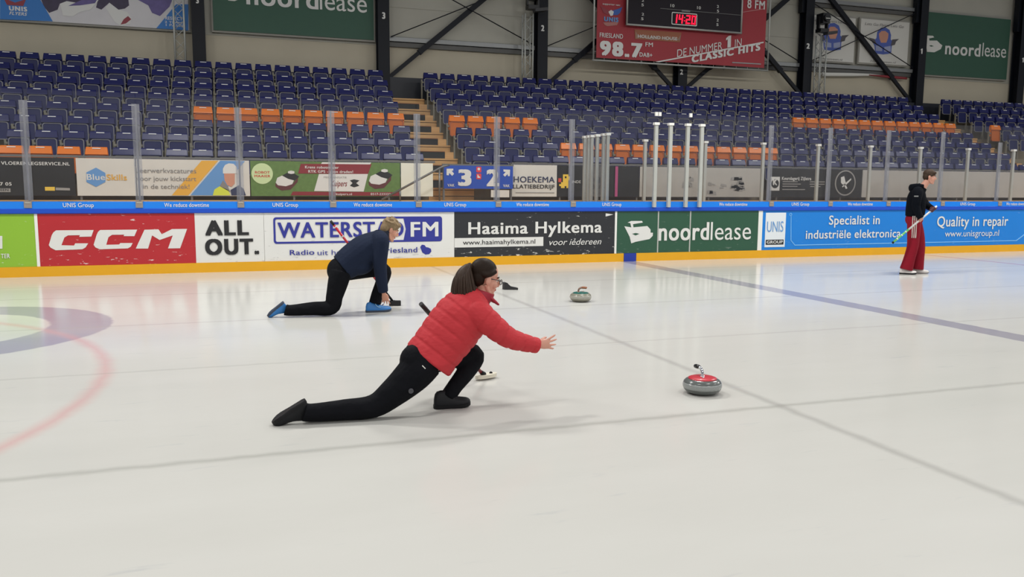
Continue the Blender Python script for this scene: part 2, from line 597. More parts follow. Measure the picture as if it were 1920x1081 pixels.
# ------------------------------------------------------------------ rink boards
def board_mat(name, col, scuff=0.5, scol=(228, 228, 222)):
    """printed board sheet with puck scuffs and scratches"""
    m = mat(name, col, 0.34, noise=0.03, nscale=3)
    nt = m.node_tree; N, L = nt.nodes, nt.links
    bs = N['Principled BSDF']
    src = bs.inputs['Base Color'].links[0].from_socket
    tc = N.new('ShaderNodeTexCoord'); geo = N.new('ShaderNodeNewGeometry')
    sep = N.new('ShaderNodeSeparateXYZ'); L.new(geo.outputs['Position'], sep.inputs[0])
    mp = N.new('ShaderNodeMapping'); mp.inputs['Scale'].default_value = (1.0, 1.0, 3.2); mp.inputs['Rotation'].default_value = (0, 0.25, 0)
    L.new(geo.outputs['Position'], mp.inputs['Vector'])
    nz = N.new('ShaderNodeTexNoise'); nz.inputs['Scale'].default_value = 7; nz.inputs['Detail'].default_value = 5; nz.inputs['Roughness'].default_value = 0.7
    L.new(mp.outputs[0], nz.inputs['Vector'])
    hg = N.new('ShaderNodeMapRange')  # scuffs gather low on the boards where pucks hit
    hg.inputs['From Min'].default_value = 0.17; hg.inputs['From Max'].default_value = 0.55
    hg.inputs['To Min'].default_value = 0.055; hg.inputs['To Max'].default_value = 0.0
    L.new(sep.outputs['Z'], hg.inputs['Value'])
    ad = N.new('ShaderNodeMath'); ad.operation = 'ADD'; L.new(nz.outputs['Fac'], ad.inputs[0]); L.new(hg.outputs[0], ad.inputs[1])
    mr = N.new('ShaderNodeMapRange'); mr.inputs['From Min'].default_value = 0.662; mr.inputs['From Max'].default_value = 0.70
    mr.inputs['To Min'].default_value = 0; mr.inputs['To Max'].default_value = scuff
    L.new(ad.outputs[0], mr.inputs['Value'])
    mx = N.new('ShaderNodeMix'); mx.data_type = 'RGBA'
    L.new(mr.outputs[0], mx.inputs[0]); L.new(src, mx.inputs[6]); mx.inputs[7].default_value = rgb(*scol)
    L.new(mx.outputs[2], bs.inputs['Base Color'])
    return m

P_green = board_mat('lime_green_print', (136, 180, 52), 0.6)
P_red = board_mat('red_print', (174, 38, 45), 0.75)
P_whiteb = board_mat('white_board_print', (216, 216, 212), 0.5, (140, 140, 138))
P_blackb = board_mat('black_board_print', (40, 42, 46), 0.75)
P_dkgreen = board_mat('dark_green_print', (42, 82, 62), 0.12)
P_skyb = board_mat('blue_board_print', (18, 120, 204), 0.08)
P_text = mat('white_letter_print', (214, 214, 210), 0.4)
P_ink = mat('black_letter_print', (30, 30, 32), 0.45)
P_navyink = mat('royal_blue_print', (44, 50, 140), 0.4)
P_kick = mat('yellow_kickplate', (218, 160, 24), 0.32, noise=0.05, nscale=5)
P_cap = mat('deep_blue_cap', (24, 74, 186), 0.3)
P_strip = mat('sky_blue_strip', (14, 122, 222), 0.32)
P_mark = mat('blue_line_mark', (30, 54, 150), 0.35)

BX0, BX1 = -9.0, 24.0
db = thing('dasher_board', (7.5, 15.45, 0), 'long rink board with yellow kickplate and blue cap rail behind the ice', 'rink board')
MB().box(BX0, BX1, 15.37, 15.60, 0.0, 1.20).build('core_panel', mat('board_core', (222, 222, 218), 0.5), db)
MB().box(BX0, 7.74, 15.325, 15.37, 0.0, 0.168).box(8.03, BX1, 15.325, 15.37, 0.0, 0.168).build('kickplate', P_kick, db)
MB().box(7.745, 8.025, 15.322, 15.37, 0.0, 0.168).build('line_mark', P_mark, db, 'blue patch on the kickplate where the blue line meets the boards')
MB().xprism([(15.33, 1.028), (15.312, 1.04), (15.312, 1.105), (15.33, 1.112), (15.60, 1.112), (15.60, 1.028)], BX0, BX1).build('cap_rail', P_cap, db)
strip = MB().xprism([(15.33, 1.112), (15.336, 1.222), (15.60, 1.226), (15.60, 1.112)], BX0, BX1).build('top_strip', P_strip, db)
for x0, x1 in ((-2.925, -2.88), (7.53, 7.575), (10.98, 11.085)):
    MB().box(x0, x1, 15.335, 15.37, 0.168, 1.028).build('joint_strip', M_white, db)

def advert(x0, x1, m, label, nm='advert_panel', z0=0.169, z1=1.027, y0=15.34, y1=15.369):
    t = thing(nm, ((x0 + x1) / 2, y0, z0), label, 'advert')
    MB().box(x0, x1, y0, y1, z0, z1).build('panel', m, t)
    return t
A = {}
A['green'] = advert(BX0, -2.926, P_green, 'lime green advert board at the left end of the rink boards')
A['ccm'] = advert(-2.879, -0.485, P_red, 'red advert board with three slanted white letters')
A['ccm_white'] = advert(-0.484, 0.655, P_whiteb, 'white advert board reading ALL OUT in bold black')
A['water'] = advert(0.660, 4.142, P_whiteb, 'white radio station advert with blue framed lettering behind the kneeling man')
A['haaima'] = advert(4.145, 7.529, P_blackb, 'black advert board with white web address bar')
A['noord'] = advert(7.576, 10.979, P_dkgreen, 'dark green leasing advert on the rink boards with white logo')
A['unis'] = advert(11.086, BX1, P_skyb, 'bright blue electronics repair advert on the boards behind the standing player')

POLY = {
 'C1':[(-2.618,0.758),(-2.062,0.757),(-2.102,0.649),(-2.283,0.647),(-2.271,0.675),(-2.448,0.673),(-2.503,0.638),(-2.553,0.512),(-2.367,0.504),(-2.348,0.54),(-2.155,0.537),(-2.197,0.47),(-2.246,0.44),(-2.642,0.431),(-2.713,0.475),(-2.738,0.516),(-2.685,0.681),(-2.657,0.728)],
 'C2':[(-1.964,0.756),(-1.397,0.757),(-1.446,0.647),(-1.613,0.65),(-1.601,0.674),(-1.788,0.674),(-1.845,0.633),(-1.884,0.508),(-1.686,0.51),(-1.669,0.534),(-1.478,0.531),(-1.51,0.47),(-1.556,0.442),(-1.986,0.435),(-2.05,0.468),(-2.074,0.511),(-2.022,0.672),(-1.998,0.725)],
 'M':[(-1.285,0.753),(-1.066,0.758),(-1.017,0.674),(-0.853,0.76),(-0.611,0.76),(-0.735,0.429),(-0.929,0.43),(-0.844,0.652),(-1.055,0.576),(-1.17,0.656),(-1.243,0.433),(-1.434,0.437)],
 'bird':[(7.816,0.799),(7.901,0.831),(8.146,0.83),(8.165,0.796),(7.939,0.766),(7.953,0.7),(8.272,0.724),(8.349,0.651),(8.351,0.585),(8.407,0.584),(8.403,0.518),(8.33,0.453),(8.011,0.402),(7.913,0.371),(7.873,0.503),(7.746,0.724),(7.904,0.7),(7.878,0.788)],
 'bird_eye':[(7.926,0.568),(8.005,0.584),(8.092,0.566),(8.007,0.534)],
 'heart':[(3.477,0.373),(3.508,0.418),(3.559,0.412),(3.59,0.371),(3.631,0.365),(3.683,0.339),(3.693,0.288),(3.651,0.239),(3.579,0.23),(3.517,0.272)],
 'hex':[(-2.313,1.826),(-2.154,1.726),(-2.163,1.551),(-2.331,1.457),(-2.494,1.549),(-2.485,1.733)],
 'yband':[(-0.391,1.99),(-0.077,1.994),(-0.667,1.297),(-0.975,1.296)],
 'bband':[(-0.037,1.995),(0.436,1.992),(0.232,1.742),(0.011,1.298),(-0.627,1.297)],
 'helmet':[(0.006,1.739),(0.009,1.836),(0.052,1.911),(0.125,1.944),(0.217,1.935),(0.277,1.871),(0.293,1.742)],
 'face':[(0.026,1.739),(0.232,1.742),(0.225,1.537),(0.161,1.472),(0.08,1.503),(0.032,1.6)],
 'hivis':[(-0.204,1.298),(-0.169,1.416),(-0.065,1.481),(0.097,1.407),(0.134,1.299)],
 'collar':[(-0.065,1.481),(0.001,1.6),(0.089,1.482),(0.137,1.364)],
 'navy':[(0.155,1.299),(0.138,1.407),(0.306,1.505),(0.397,1.43),(0.435,1.299)],
 'maroon1':[(1.547,1.954),(3.026,1.976),(2.943,1.76),(1.488,1.755)],
 'card':[(1.913,1.749),(2.943,1.76),(2.846,1.385),(1.806,1.392)],
 'maroon2':[(1.371,1.379),(3.621,1.376),(3.62,1.295),(1.326,1.302)],
 'wtop':[(1.984,1.994),(3.015,2.004),(2.992,1.964),(1.961,1.96)],
 'mow_shell1':[(1.033,1.564),(1.067,1.663),(1.164,1.708),(1.281,1.643),(1.398,1.611),(1.364,1.534),(1.234,1.489),(1.074,1.51)],
 'mow_base1':[(1.022,1.553),(1.074,1.51),(1.234,1.489),(1.375,1.545),(1.486,1.678),(1.473,1.579),(1.329,1.423),(1.146,1.4),(1.03,1.477)],
 'mow_dark1':[(1.164,1.708),(1.262,1.764),(1.412,1.754),(1.508,1.689),(1.42,1.611),(1.291,1.632)],
 'mow_top1':[(1.285,1.797),(1.349,1.814),(1.414,1.798),(1.412,1.754),(1.348,1.743),(1.284,1.758)],
 'mow_shell2':[(2.964,1.612),(3.0,1.715),(3.103,1.761),(3.229,1.694),(3.356,1.661),(3.32,1.581),(3.181,1.534),(3.009,1.556)],
 'mow_base2':[(2.952,1.601),(3.009,1.556),(3.181,1.534),(3.332,1.593),(3.449,1.731),(3.437,1.628),(3.284,1.466),(3.087,1.443),(2.962,1.522)],
 'mow_dark2':[(3.103,1.761),(3.208,1.819),(3.369,1.81),(3.473,1.742),(3.379,1.662),(3.24,1.683)],
 'mow_top2':[(3.231,1.854),(3.3,1.872),(3.37,1.855),(3.369,1.81),(3.3,1.798),(3.23,1.814)],
 'logo1':[(2.555,1.621),(2.646,1.644),(2.759,1.622),(2.69,1.565),(2.757,1.509),(2.643,1.474),(2.554,1.508),(2.611,1.565)],
 'birdR':[(24.391,6.99),(24.484,7.062),(24.758,7.07),(24.838,7.018),(24.592,6.965),(24.624,6.891),(24.973,6.913),(25.134,6.808),(25.24,6.757),(25.176,6.619),(24.885,6.488),(24.535,6.487),(24.488,6.731),(24.374,6.895)],
 'birdReye':[(24.615,6.71),(24.713,6.735),(24.841,6.705),(24.718,6.678)],
 'birdL':[(0.256,6.635),(0.683,6.669),(0.679,6.556),(0.469,6.456),(0.304,6.458)],
 'hk_blueL':[(-5.123,6.123),(-4.256,6.19),(-3.975,5.618),(-5.156,5.59)],
 'hk_blueR':[(-1.021,6.261),(-0.715,6.284),(-0.742,5.603),(-1.534,5.607)],
 'hk_pad1':[(-3.792,6.067),(-3.63,6.145),(-3.202,6.098),(-2.884,6.229),(-3.084,5.973),(-3.335,5.902),(-3.515,5.77),(-3.735,5.781)],
 'hk_pad2':[(-2.73,6.053),(-2.636,6.181),(-2.429,6.021),(-2.227,5.982),(-2.119,5.827),(-2.164,5.688),(-2.372,5.606),(-2.545,5.716)],
 'hk_dark':[(-4.231,6.205),(-2.88,6.309),(-3.202,6.098),(-3.63,6.145),(-3.792,6.067),(-3.849,5.918),(-4.048,5.824),(-4.16,5.974)],
 'hk_dark2':[(-2.88,6.309),(-2.184,6.363),(-2.168,6.148),(-2.274,6.059),(-2.429,6.021),(-2.636,6.181),(-2.833,5.992),(-2.956,6.036)],
 'hk_blue2':[(-3.599,6.029),(-3.169,6.26),(-2.894,6.281),(-2.976,6.142),(-3.327,6.062)],
 'hk_mauve':[(-2.081,6.371),(-1.079,6.448),(-1.182,6.194),(-1.429,5.929),(-1.621,5.998),(-1.704,6.183)],
 'hk_red':[(-2.396,5.645),(-2.313,5.786),(-2.206,5.875),(-2.133,5.798),(-2.266,5.681)],
 'wingL':[(11.03,6.963),(11.21,6.882),(11.39,6.848),(11.411,6.739),(11.249,6.727),(11.141,6.767)],
 'wingR':[(11.426,6.85),(11.605,6.911),(11.766,6.986),(11.698,6.807),(11.609,6.737),(11.447,6.726)],
 'eagle':[(11.301,6.81),(11.39,6.871),(11.481,6.823),(11.448,6.71),(11.376,6.689)],
 'flyer':[(11.13,6.483),(11.651,6.534),(11.599,6.435),(11.275,6.382),(11.185,6.407)],
 'crest':[(12.204,6.348),(13.857,6.358),(13.81,6.06),(13.031,6.061),(12.23,6.061)],
 'crest2':[(12.242,6.302),(12.319,6.179),(13.748,6.171),(13.84,6.291),(13.808,6.109),(13.558,6.143),(13.332,6.08),(13.066,6.129),(12.806,6.064),(12.543,6.112),(12.248,6.078)],
 'line':[(12.958,5.415),(16.927,6.266),(16.929,6.224),(13.09,5.405)],
 'webline':[(15.758,5.556),(16.86,5.563),(16.862,5.529),(15.759,5.522)],
 'topr':[(15.986,7.13),(16.913,7.323),(16.914,7.297),(15.987,7.113)],
 'arrL':[(4.654,1.893),(4.805,1.895),(4.805,1.854),(4.769,1.848),(4.823,1.784),(4.78,1.737),(4.714,1.801),(4.702,1.748),(4.653,1.754)],
 'arrR':[(5.969,1.892),(6.128,1.888),(6.122,1.745),(6.078,1.744),(6.071,1.792),(6.008,1.732),(5.964,1.773),(6.026,1.839),(5.976,1.844)],
 'cleaver':[(15.359,1.808),(15.46,1.837),(15.525,1.657),(15.424,1.614),(15.369,1.669)],
 'clhandle':[(15.458,1.628),(15.508,1.642),(15.586,1.517),(15.535,1.503)],
 'knife':[(15.689,1.784),(15.692,1.742),(15.561,1.629),(15.429,1.544),(15.41,1.565),(15.524,1.664)],
 'letvestR':[(22.188,6.298),(22.145,6.555),(22.04,6.696),(22.196,6.817),(22.79,6.853),(22.992,6.735),(22.908,6.581),(22.903,6.338),(22.547,6.281)],
 'lethoodR':[(22.202,6.743),(22.226,7.04),(22.381,7.198),(22.569,7.229),(22.766,7.149),(22.853,6.969),(22.844,6.782)],
 'letfaceR':[(22.338,6.825),(22.302,6.989),(22.413,7.089),(22.579,7.1),(22.729,7.017),(22.718,6.849),(22.658,6.697),(22.42,6.682)],
 'letw1R':[(21.841,6.831),(22.127,6.794),(22.237,6.597),(22.042,6.659),(21.988,6.748)],
 'letw2R':[(22.912,6.824),(23.223,6.862),(23.086,6.76),(23.047,6.645),(22.858,6.597)],
 'letpanR':[(22.191,6.576),(22.479,6.537),(22.491,6.389),(22.205,6.391)],
 'letpan2R':[(22.575,6.543),(22.858,6.597),(22.873,6.411),(22.588,6.376)],
}
TEXTS = [
('green', 'TER', -3.433, -3.305, 0.316, 0.389, 15.33, 2, 0),
('ccm_white', 'ALL', -0.32, 0.403, 0.641, 0.903, 15.33, 3, 0),
('ccm_white', 'OUT.', -0.333, 0.564, 0.302, 0.58, 15.33, 3, 0),
('water', 'WATERSTAD', 0.891, 3.163, 0.582, 0.857, 15.33, 2, 0),
('water', 'FM', 3.295, 3.829, 0.572, 0.847, 15.33, 2, 0),
('water', 'Radio', 1.09, 1.521, 0.272, 0.363, 15.33, 1, 0),
('water', 'uit het hart van', 1.578, 2.728, 0.262, 0.354, 15.33, 0, 0),
('water', 'Friesland', 2.748, 3.42, 0.277, 0.376, 15.33, 1, 0),
('haaima', 'Haaima Hylkema', 4.418, 7.239, 0.603, 0.833, 15.33, 2, 0),
('haaima', 'www.haaimahylkema.nl', 4.312, 5.794, 0.404, 0.492, 15.33, 0, 0),
('haaima', 'voor iédereen', 6.094, 7.232, 0.364, 0.486, 15.33, 0, 0.3),
('noord', 'noord', 8.537, 9.748, 0.416, 0.794, 15.33, 2, 0),
('noord', 'lease', 9.787, 10.797, 0.414, 0.795, 15.33, 0, 0),
('unis', 'UNIS', 11.206, 11.63, 0.568, 0.795, 15.33, -1, 0),
('unis', 'GROUP', 11.213, 11.631, 0.311, 0.375, 15.33, 2, 0),
('unis', 'Specialist in', 12.845, 14.268, 0.71, 0.913, 15.33, 1, 0),
('unis', 'industriële elektronica', 12.235, 14.9, 0.401, 0.591, 15.33, 1, 0),
('unis', 'Quality in repair', 15.971, 18.215, 0.637, 0.877, 15.33, 1, 0),
('unis', 'www.unisgroup.nl', 16.238, 17.945, 0.393, 0.54, 15.33, 0, 0),
('rail', 'UNIS Group', -2.495, -2.038, 1.138, 1.205, 15.325, 1, 0),
('rail', 'We reduce downtime', -0.958, -0.242, 1.135, 1.204, 15.325, 1, 0),
('rail', 'UNIS Group', 0.815, 1.255, 1.131, 1.203, 15.325, 1, 0),
('rail', 'We reduce downtime', 2.24, 2.947, 1.128, 1.202, 15.325, 1, 0),
('rail', 'UNIS Group', 3.944, 4.374, 1.124, 1.201, 15.325, 1, 0),
('rail', 'We reduce downtime', 5.389, 6.071, 1.121, 1.2, 15.325, 1, 0),
('rail', 'UNIS Group', 7.23, 7.66, 1.117, 1.199, 15.325, 1, 0),
('rail', 'We reduce downtime', 9.964, 10.67, 1.111, 1.198, 15.325, 1, 0),
('rail', 'UNIS Group', 11.813, 12.281, 1.106, 1.196, 15.325, 1, 0),
('rail', 'We reduce downtime', 13.329, 14.034, 1.103, 1.195, 15.325, 1, 0),
('rail', 'UNIS Group', 16.637, 17.104, 1.096, 1.193, 15.325, 1, 0),
('rail', 'We reduce downtime', 18.097, 18.817, 1.092, 1.193, 15.325, 1, 0),
('vloer', 'VLOERENLEGSERVICE.NL', -3.915, -2.762, 1.86, 1.921, 17.96, 2, 0),
('vloer', '7 05', -3.956, -3.763, 1.473, 1.533, 17.96, 2, 0),
('vloer', 'EEN', -3.954, -3.822, 1.369, 1.414, 17.96, 1, 0),
('blue', 'Blue', -2.483, -2.165, 1.59, 1.702, 17.96, 1, 0),
('blue', 'Skills', -2.137, -1.777, 1.587, 1.701, 17.96, 1, 0),
('leer', 'Leerwerkvacatures', -1.608, -0.5, 1.737, 1.831, 17.96, 0, 0),
('leer', 'voor jouw kickstart', -1.606, -0.506, 1.581, 1.67, 17.96, 0, 0),
('leer', 'in de techniek!', -1.497, -0.637, 1.426, 1.514, 17.96, 0, 0),
('robot', 'ROBOT', 0.626, 0.921, 1.746, 1.795, 17.96, 2, 0),
('robot', 'MAAIER', 0.614, 0.929, 1.67, 1.719, 17.96, 2, 0),
('robot', 'Krens robotmaaier', 1.631, 2.325, 1.862, 1.917, 17.96, 2, 0),
('robot', 'RTK GPS - geen draden!', 1.695, 2.626, 1.774, 1.829, 17.96, 2, 0),
('robot', 'MECHANISATIE', 2.01, 2.489, 1.661, 1.7, 17.96, 0, 0),
('robot', 'Kuipers', 2.151, 2.497, 1.494, 1.617, 17.96, 1, 0.35),
('robot', 'kuipers.nl', 2.258, 2.595, 1.309, 1.354, 17.96, 1, 0),
('robot', '0517-233333', 2.994, 3.421, 1.311, 1.357, 17.96, 1, 0),
('vak', '3', 4.914, 5.221, 1.522, 1.879, 17.86, 3, 0),
('vak', '2', 5.569, 5.87, 1.515, 1.887, 17.86, 3, 0),
('vak', 'VAK', 4.671, 4.829, 1.504, 1.562, 17.86, 2, 0),
('vak', 'VAK', 5.965, 6.118, 1.499, 1.559, 17.86, 2, 0),
('hoek', 'HOEKEMA', 6.247, 7.253, 1.609, 1.741, 17.96, 1, 0),
('hoek', 'LLATIEBEDRIJF', 6.235, 7.255, 1.47, 1.56, 17.96, 1, 0),
('duck', 'INDE', 7.695, 7.912, 1.601, 1.662, 17.96, 0, 0),
('keur', 'Keurslagerij Zijlstra', 13.51, 14.416, 1.723, 1.804, 17.96, 2, 0),
('keur', 'K', 13.242, 13.372, 1.586, 1.735, 17.96, 3, 0),
('greenL', 'noord', 0.771, 2.702, 6.395, 6.902, 24.55, 2, 0),
('greenL', 'lease', 2.743, 4.061, 6.404, 6.918, 24.55, 0, 0),
('greenR', 'noord', 25.382, 27.094, 6.449, 6.906, 24.55, 2, 0),
('greenR', 'lease', 27.18, 28.375, 6.482, 6.967, 24.55, 0, 0),
('letsR', 'Lets Go Flyers Lets Go', 21.669, 23.4, 7.251, 7.342, 24.55, 0, 0.2),
('letsR', 'Heerenveen.nl', 21.998, 23.144, 5.99, 6.064, 24.55, 0, 0.2),
('letsL', 'Lets Go Flyers Lets Go', 19.434, 21.058, 7.235, 7.315, 24.55, 0, 0.2),
('letsL', 'Heerenveen.nl', 19.76, 20.782, 5.962, 6.034, 24.55, 0, 0.2),
('hockey', 'UNIS', -4.942, -4.538, 5.819, 5.93, 24.55, 3, 0),
('hockey', 'FLYERS', -4.943, -4.544, 5.715, 5.793, 24.55, 2, 0.3),
('hockey', 'RESPECT', -1.301, -0.877, 5.849, 5.932, 24.55, 2, 0),
('hockey', '2 TEAMS', -1.318, -0.828, 5.759, 5.814, 24.55, 1, 0),
('hockey', '1 PASSIE', -1.295, -0.831, 5.684, 5.74, 24.55, 1, 0),
('score', 'FRIESLAND', 11.023, 11.808, 6.041, 6.176, 23.78, 1, 0),
('score', '98.7', 11.035, 12.485, 5.503, 5.939, 23.78, 3, 0),
('score', 'FM', 12.588, 12.849, 5.857, 5.986, 23.78, 1, 0),
('score', 'DAB+', 12.393, 12.84, 5.538, 5.667, 23.78, 2, 0),
('score', 'UNIS', 11.156, 11.641, 6.524, 6.657, 23.78, 3, 0),
('score', 'supporter van:', 11.1, 11.692, 7.007, 7.062, 23.78, 1, 0),
('score', '8 FM', 16.241, 16.912, 7.282, 7.548, 23.78, 2, 0),
('score', 'HOLLAND HOUSE', 12.321, 13.709, 6.106, 6.203, 23.78, 1, 0),
('board', '2', 12.347, 12.43, 6.744, 6.823, 23.62, 1, 0),
('board', '5', 12.333, 12.415, 6.608, 6.687, 23.62, 1, 0),
('board', '2', 12.335, 12.418, 7.155, 7.234, 23.62, 1, 0),
('board', '5', 12.33, 12.412, 7.02, 7.099, 23.62, 1, 0),
('board', '2', 15.004, 15.082, 7.169, 7.25, 23.62, 1, 0),
('board', '5', 15.01, 15.088, 7.03, 7.112, 23.62, 1, 0),
('board', '2', 15.012, 15.091, 6.751, 6.833, 23.62, 1, 0),
('board', '5', 15.009, 15.087, 6.611, 6.693, 23.62, 1, 0),
('board', '10', 13.34, 13.48, 7.071, 7.159, 23.62, 1, 0),
('board', '10', 14.29, 14.424, 7.076, 7.165, 23.62, 1, 0),
('c3a', '3', -0.514, -0.441, 6.273, 6.424, 24.28, 3, 0),
('c3b', '3', 4.445, 4.537, 6.219, 6.396, 24.28, 3, 0),
('c2a', '2', 9.296, 9.4, 6.194, 6.367, 24.28, 3, 0),
('c2b', '2', 14.137, 14.245, 5.139, 5.3, 24.28, 3, 0),
('c2c', '2', 19.014, 19.145, 6.24, 6.416, 24.28, 3, 0),
('c1a', '1', 23.977, 24.063, 6.341, 6.528, 24.28, 3, 0),
('c1b', '1', 28.894, 28.989, 6.302, 6.479, 24.28, 3, 0),
]
# green
MB().prism([(-3.95, 0.471), (-3.405, 0.471), (-3.395, 0.677), (-3.95, 0.677)], 15.333, 15.339).build('letter_block', P_text, A['green'])
# red
for k in ('C1', 'C2', 'M'):
    plate(A['ccm'], 'letter', POLY[k], 15.335, P_text, 0.004)
# radio
o_ = rounded(0.82, 3.903, 0.478, 0.950, 0.05); i_ = rounded(0.855, 3.868, 0.513, 0.915, 0.03)
ring_plate(A['water'], 'frame', o_, i_, 15.334, P_navyink, 0.005)
plate(A['water'], 'badge', [(3.16, 0.505), (3.88, 0.505), (3.88, 0.925), (3.16, 0.925), (3.205, 0.715)], 15.335, P_navyink, 0.004)
plate(A['water'], 'leaf', POLY['heart'], 15.335, P_navyink, 0.004)
# black with web bar
plate(A['haaima'], 'web_bar', [(4.146, 0.352), (5.968, 0.352), (5.968, 0.532), (4.146, 0.532)], 15.336, P_text, 0.003)
plate(A['haaima'], 'flag', [(7.318, 0.99), (7.488, 0.966), (7.318, 0.925)], 15.335, P_text, 0.004)
# leasing
plate(A['noord'], 'logo', POLY['bird'], 15.335, P_text, 0.004)
plate(A['noord'], 'logo_eye', POLY['bird_eye'], 15.332, P_dkgreen, 0.002)
for x in (8.527, 9.288):
    MB().box(x - 0.014, x + 0.014, 15.336, 15.34, 0.169, 1.027).build('panel_seam', M_alu, A['noord'])
# electronics
t = A['unis']
plate(t, 'logo_card', [(11.165, 0.232), (11.69, 0.232), (11.69, 0.985), (11.165, 0.985)], 15.336, mat('pale_grey_print', (216, 222, 226), 0.4), 0.003)
plate(t, 'name_bar', [(11.19, 0.285), (11.655, 0.285), (11.655, 0.395), (11.19, 0.395)], 15.333, P_ink, 0.002)
P_pale = mat('pale_blue_line', (120, 182, 232), 0.4)
tr = MB()
tr.prism([(11.80, 0.925), (11.815, 0.925), (11.842, 0.37), (11.96, 0.256), (18.55, 0.256), (18.8, 0.40), (18.8, 0.43), (18.54, 0.274), (11.965, 0.274), (11.858, 0.375), (11.828, 0.93)], 15.335, 15.339)
tr.build('trace', P_pale, t)
ring_plate(t, 'trace_end', disc(11.812, 0.945, 0.034), disc(11.812, 0.945, 0.022), 15.335, P_pale)

# ------------------------------------------------------------------ barrier in front of the stand
P_offw = mat('dirty_white_print', (206, 204, 196), 0.5, noise=0.07, nscale=3)
P_blk2 = mat('black_banner_print', (34, 34, 34), 0.4, noise=0.35, nscale=4, stretch=(1, 1, 5))
P_grass = mat('grass_print', (92, 122, 62), 0.5, noise=0.3, nscale=14)
P_blue2 = mat('light_blue_print', (96, 146, 200), 0.5)
P_ochre = mat('ochre_print', (222, 168, 62), 0.5)
P_gtext = mat('grey_letter_print', (128, 126, 124), 0.5)
P_maroon = mat('maroon_print', (130, 36, 44), 0.5)
P_redt = mat('red_letter_print', (200, 70, 58), 0.5)
P_lgreen = mat('pale_green_print', (196, 216, 164), 0.5)
P_skin2 = mat('skin_print', (196, 140, 116), 0.5)
P_yel = mat('hi_vis_print', (206, 216, 70), 0.5)
P_dnavy = mat('dark_navy_print', (44, 52, 84), 0.5)
P_signb = mat('sign_blue', (34, 74, 170), 0.4, noise=0.1, nscale=3)
P_brown = mat('dark_red_print', (92, 44, 46), 0.5)
P_duck = mat('yellow_print', (226, 190, 70), 0.5)
P_pink = mat('pink_print', (176, 76, 124), 0.5)
P_mgrey = mat('mid_grey_print', (150, 148, 144), 0.5, noise=0.1, nscale=5)

rail = thing('barrier_rail', (7.5, 18.0, 1.2), 'grey rail along the top of the barrier in front of the seats', 'railing')
rb = MB().box(-9, 4.42, 17.97, 18.03, 2.015, 2.055)
rb.build('top_rail', M_grey, rail)
MB().box(6.2, 28, 17.97, 18.03, 2.015, 2.055).build('top_rail', M_grey, rail)
x = -8.6
while x < 28:
    if not 4.4 < x < 6.2:
        MB().box(x - 0.02, x + 0.02, 18.0, 18.04, 1.2, 2.015).build('post', M_grey, rail)
    x += 2.0

def banner(x0, x1, m, label, z0=1.285, z1=2.005):
    return advert(x0, x1, m, label, 'barrier_banner', z0, z1, 17.97, 17.995)
B = {}
B['vloer'] = banner(-6.5, -2.69, P_blk2, 'black flooring advert at the left end of the stand barrier')
B['blue'] = banner(-2.66, -1.62, P_offw, 'white barrier advert with blue hexagon logo')
B['leer'] = banner(-1.60, 0.52, P_offw, 'white barrier advert with yellow and blue stripes and helmeted worker')
B['robot'] = banner(0.54, 3.64, P_grass, 'green barrier advert picturing two robot mowers')
B['blank'] = banner(3.66, 4.37, mat('cream_sheet', (222, 222, 206), 0.5, noise=0.04, nscale=3), 'plain cream sheet beside the handrail left of the stairs')
B['hoek'] = banner(6.2, 7.31, P_offw, 'white barrier advert with blocky blue capitals right of the blue sign')
B['duck'] = banner(7.325, 8.77, P_blk2, 'black barrier advert with small yellow pixel duck')
B['dark'] = banner(8.78, 9.44, P_blk2, 'black scratched barrier sheet with pink stripe')
B['smudge'] = banner(9.46, 12.9, mat('grey_white_sheet', (176, 173, 166), 0.55, noise=0.05, nscale=3), 'pale grey barrier sheet with dark smudges')
B['keur'] = banner(13.1, 16.05, P_blk2, 'black butcher advert with round knife emblem on the barrier')
B['blank2'] = banner(16.07, 28.0, mat('grey_sheet', (172, 169, 163), 0.55, noise=0.05, nscale=3), 'long plain grey barrier sheet behind the standing player')
Y1 = 17.962
plate(B['vloer'], 'sticker', [(-3.212, 1.38), (-3.044, 1.38), (-3.044, 1.452), (-3.212, 1.452)], Y1, P_duck)
plate(B['vloer'], 'sticker', [(-3.03, 1.39), (-2.786, 1.385), (-2.786, 1.43), (-3.03, 1.44)], Y1, P_mgrey)
plate(B['vloer'], 'sticker', [(-4.1, 1.35), (-3.79, 1.35), (-3.79, 1.42), (-4.1, 1.42)], Y1, P_mgrey)
plate(B['blue'], 'hexagon', POLY['hex'], Y1, P_blue2)
plate(B['leer'], 'stripe', POLY['yband'], Y1 + .002, P_ochre)
plate(B['leer'], 'stripe', POLY['bband'], Y1 + .002, P_blue2)
for nm, m in (('face', P_skin2), ('navy', P_dnavy), ('hivis', P_yel), ('collar', P_gtext), ('helmet', P_text)):
    plate(B['leer'], {'face': 'printed_face', 'navy': 'printed_jacket', 'hivis': 'printed_vest', 'collar': 'printed_collar', 'helmet': 'printed_helmet'}[nm], POLY[nm], Y1 - .002, m)
plate(B['robot'], 'round_badge', disc(0.77, 1.745, 0.212), Y1, P_lgreen)
plate(B['robot'], 'white_edge', POLY['wtop'], Y1, P_text)
plate(B['robot'], 'title_bar', POLY['maroon1'], Y1 + .001, P_maroon)
plate(B['robot'], 'footer_bar', POLY['maroon2'], Y1 + .001, P_maroon)
plate(B['robot'], 'name_card', POLY['card'], Y1, P_text)
plate(B['robot'], 'emblem', POLY['logo1'], Y1 - .003, P_ink)
for n in '12':
    for nm, m, dy in (('base', P_brown, .002), ('dark', P_ink, .001), ('shell', P_text, 0), ('top', P_text, -.001)):
        plate(B['robot'], 'printed_mower_' + nm, POLY['mow_' + nm + n], Y1 + dy, m)
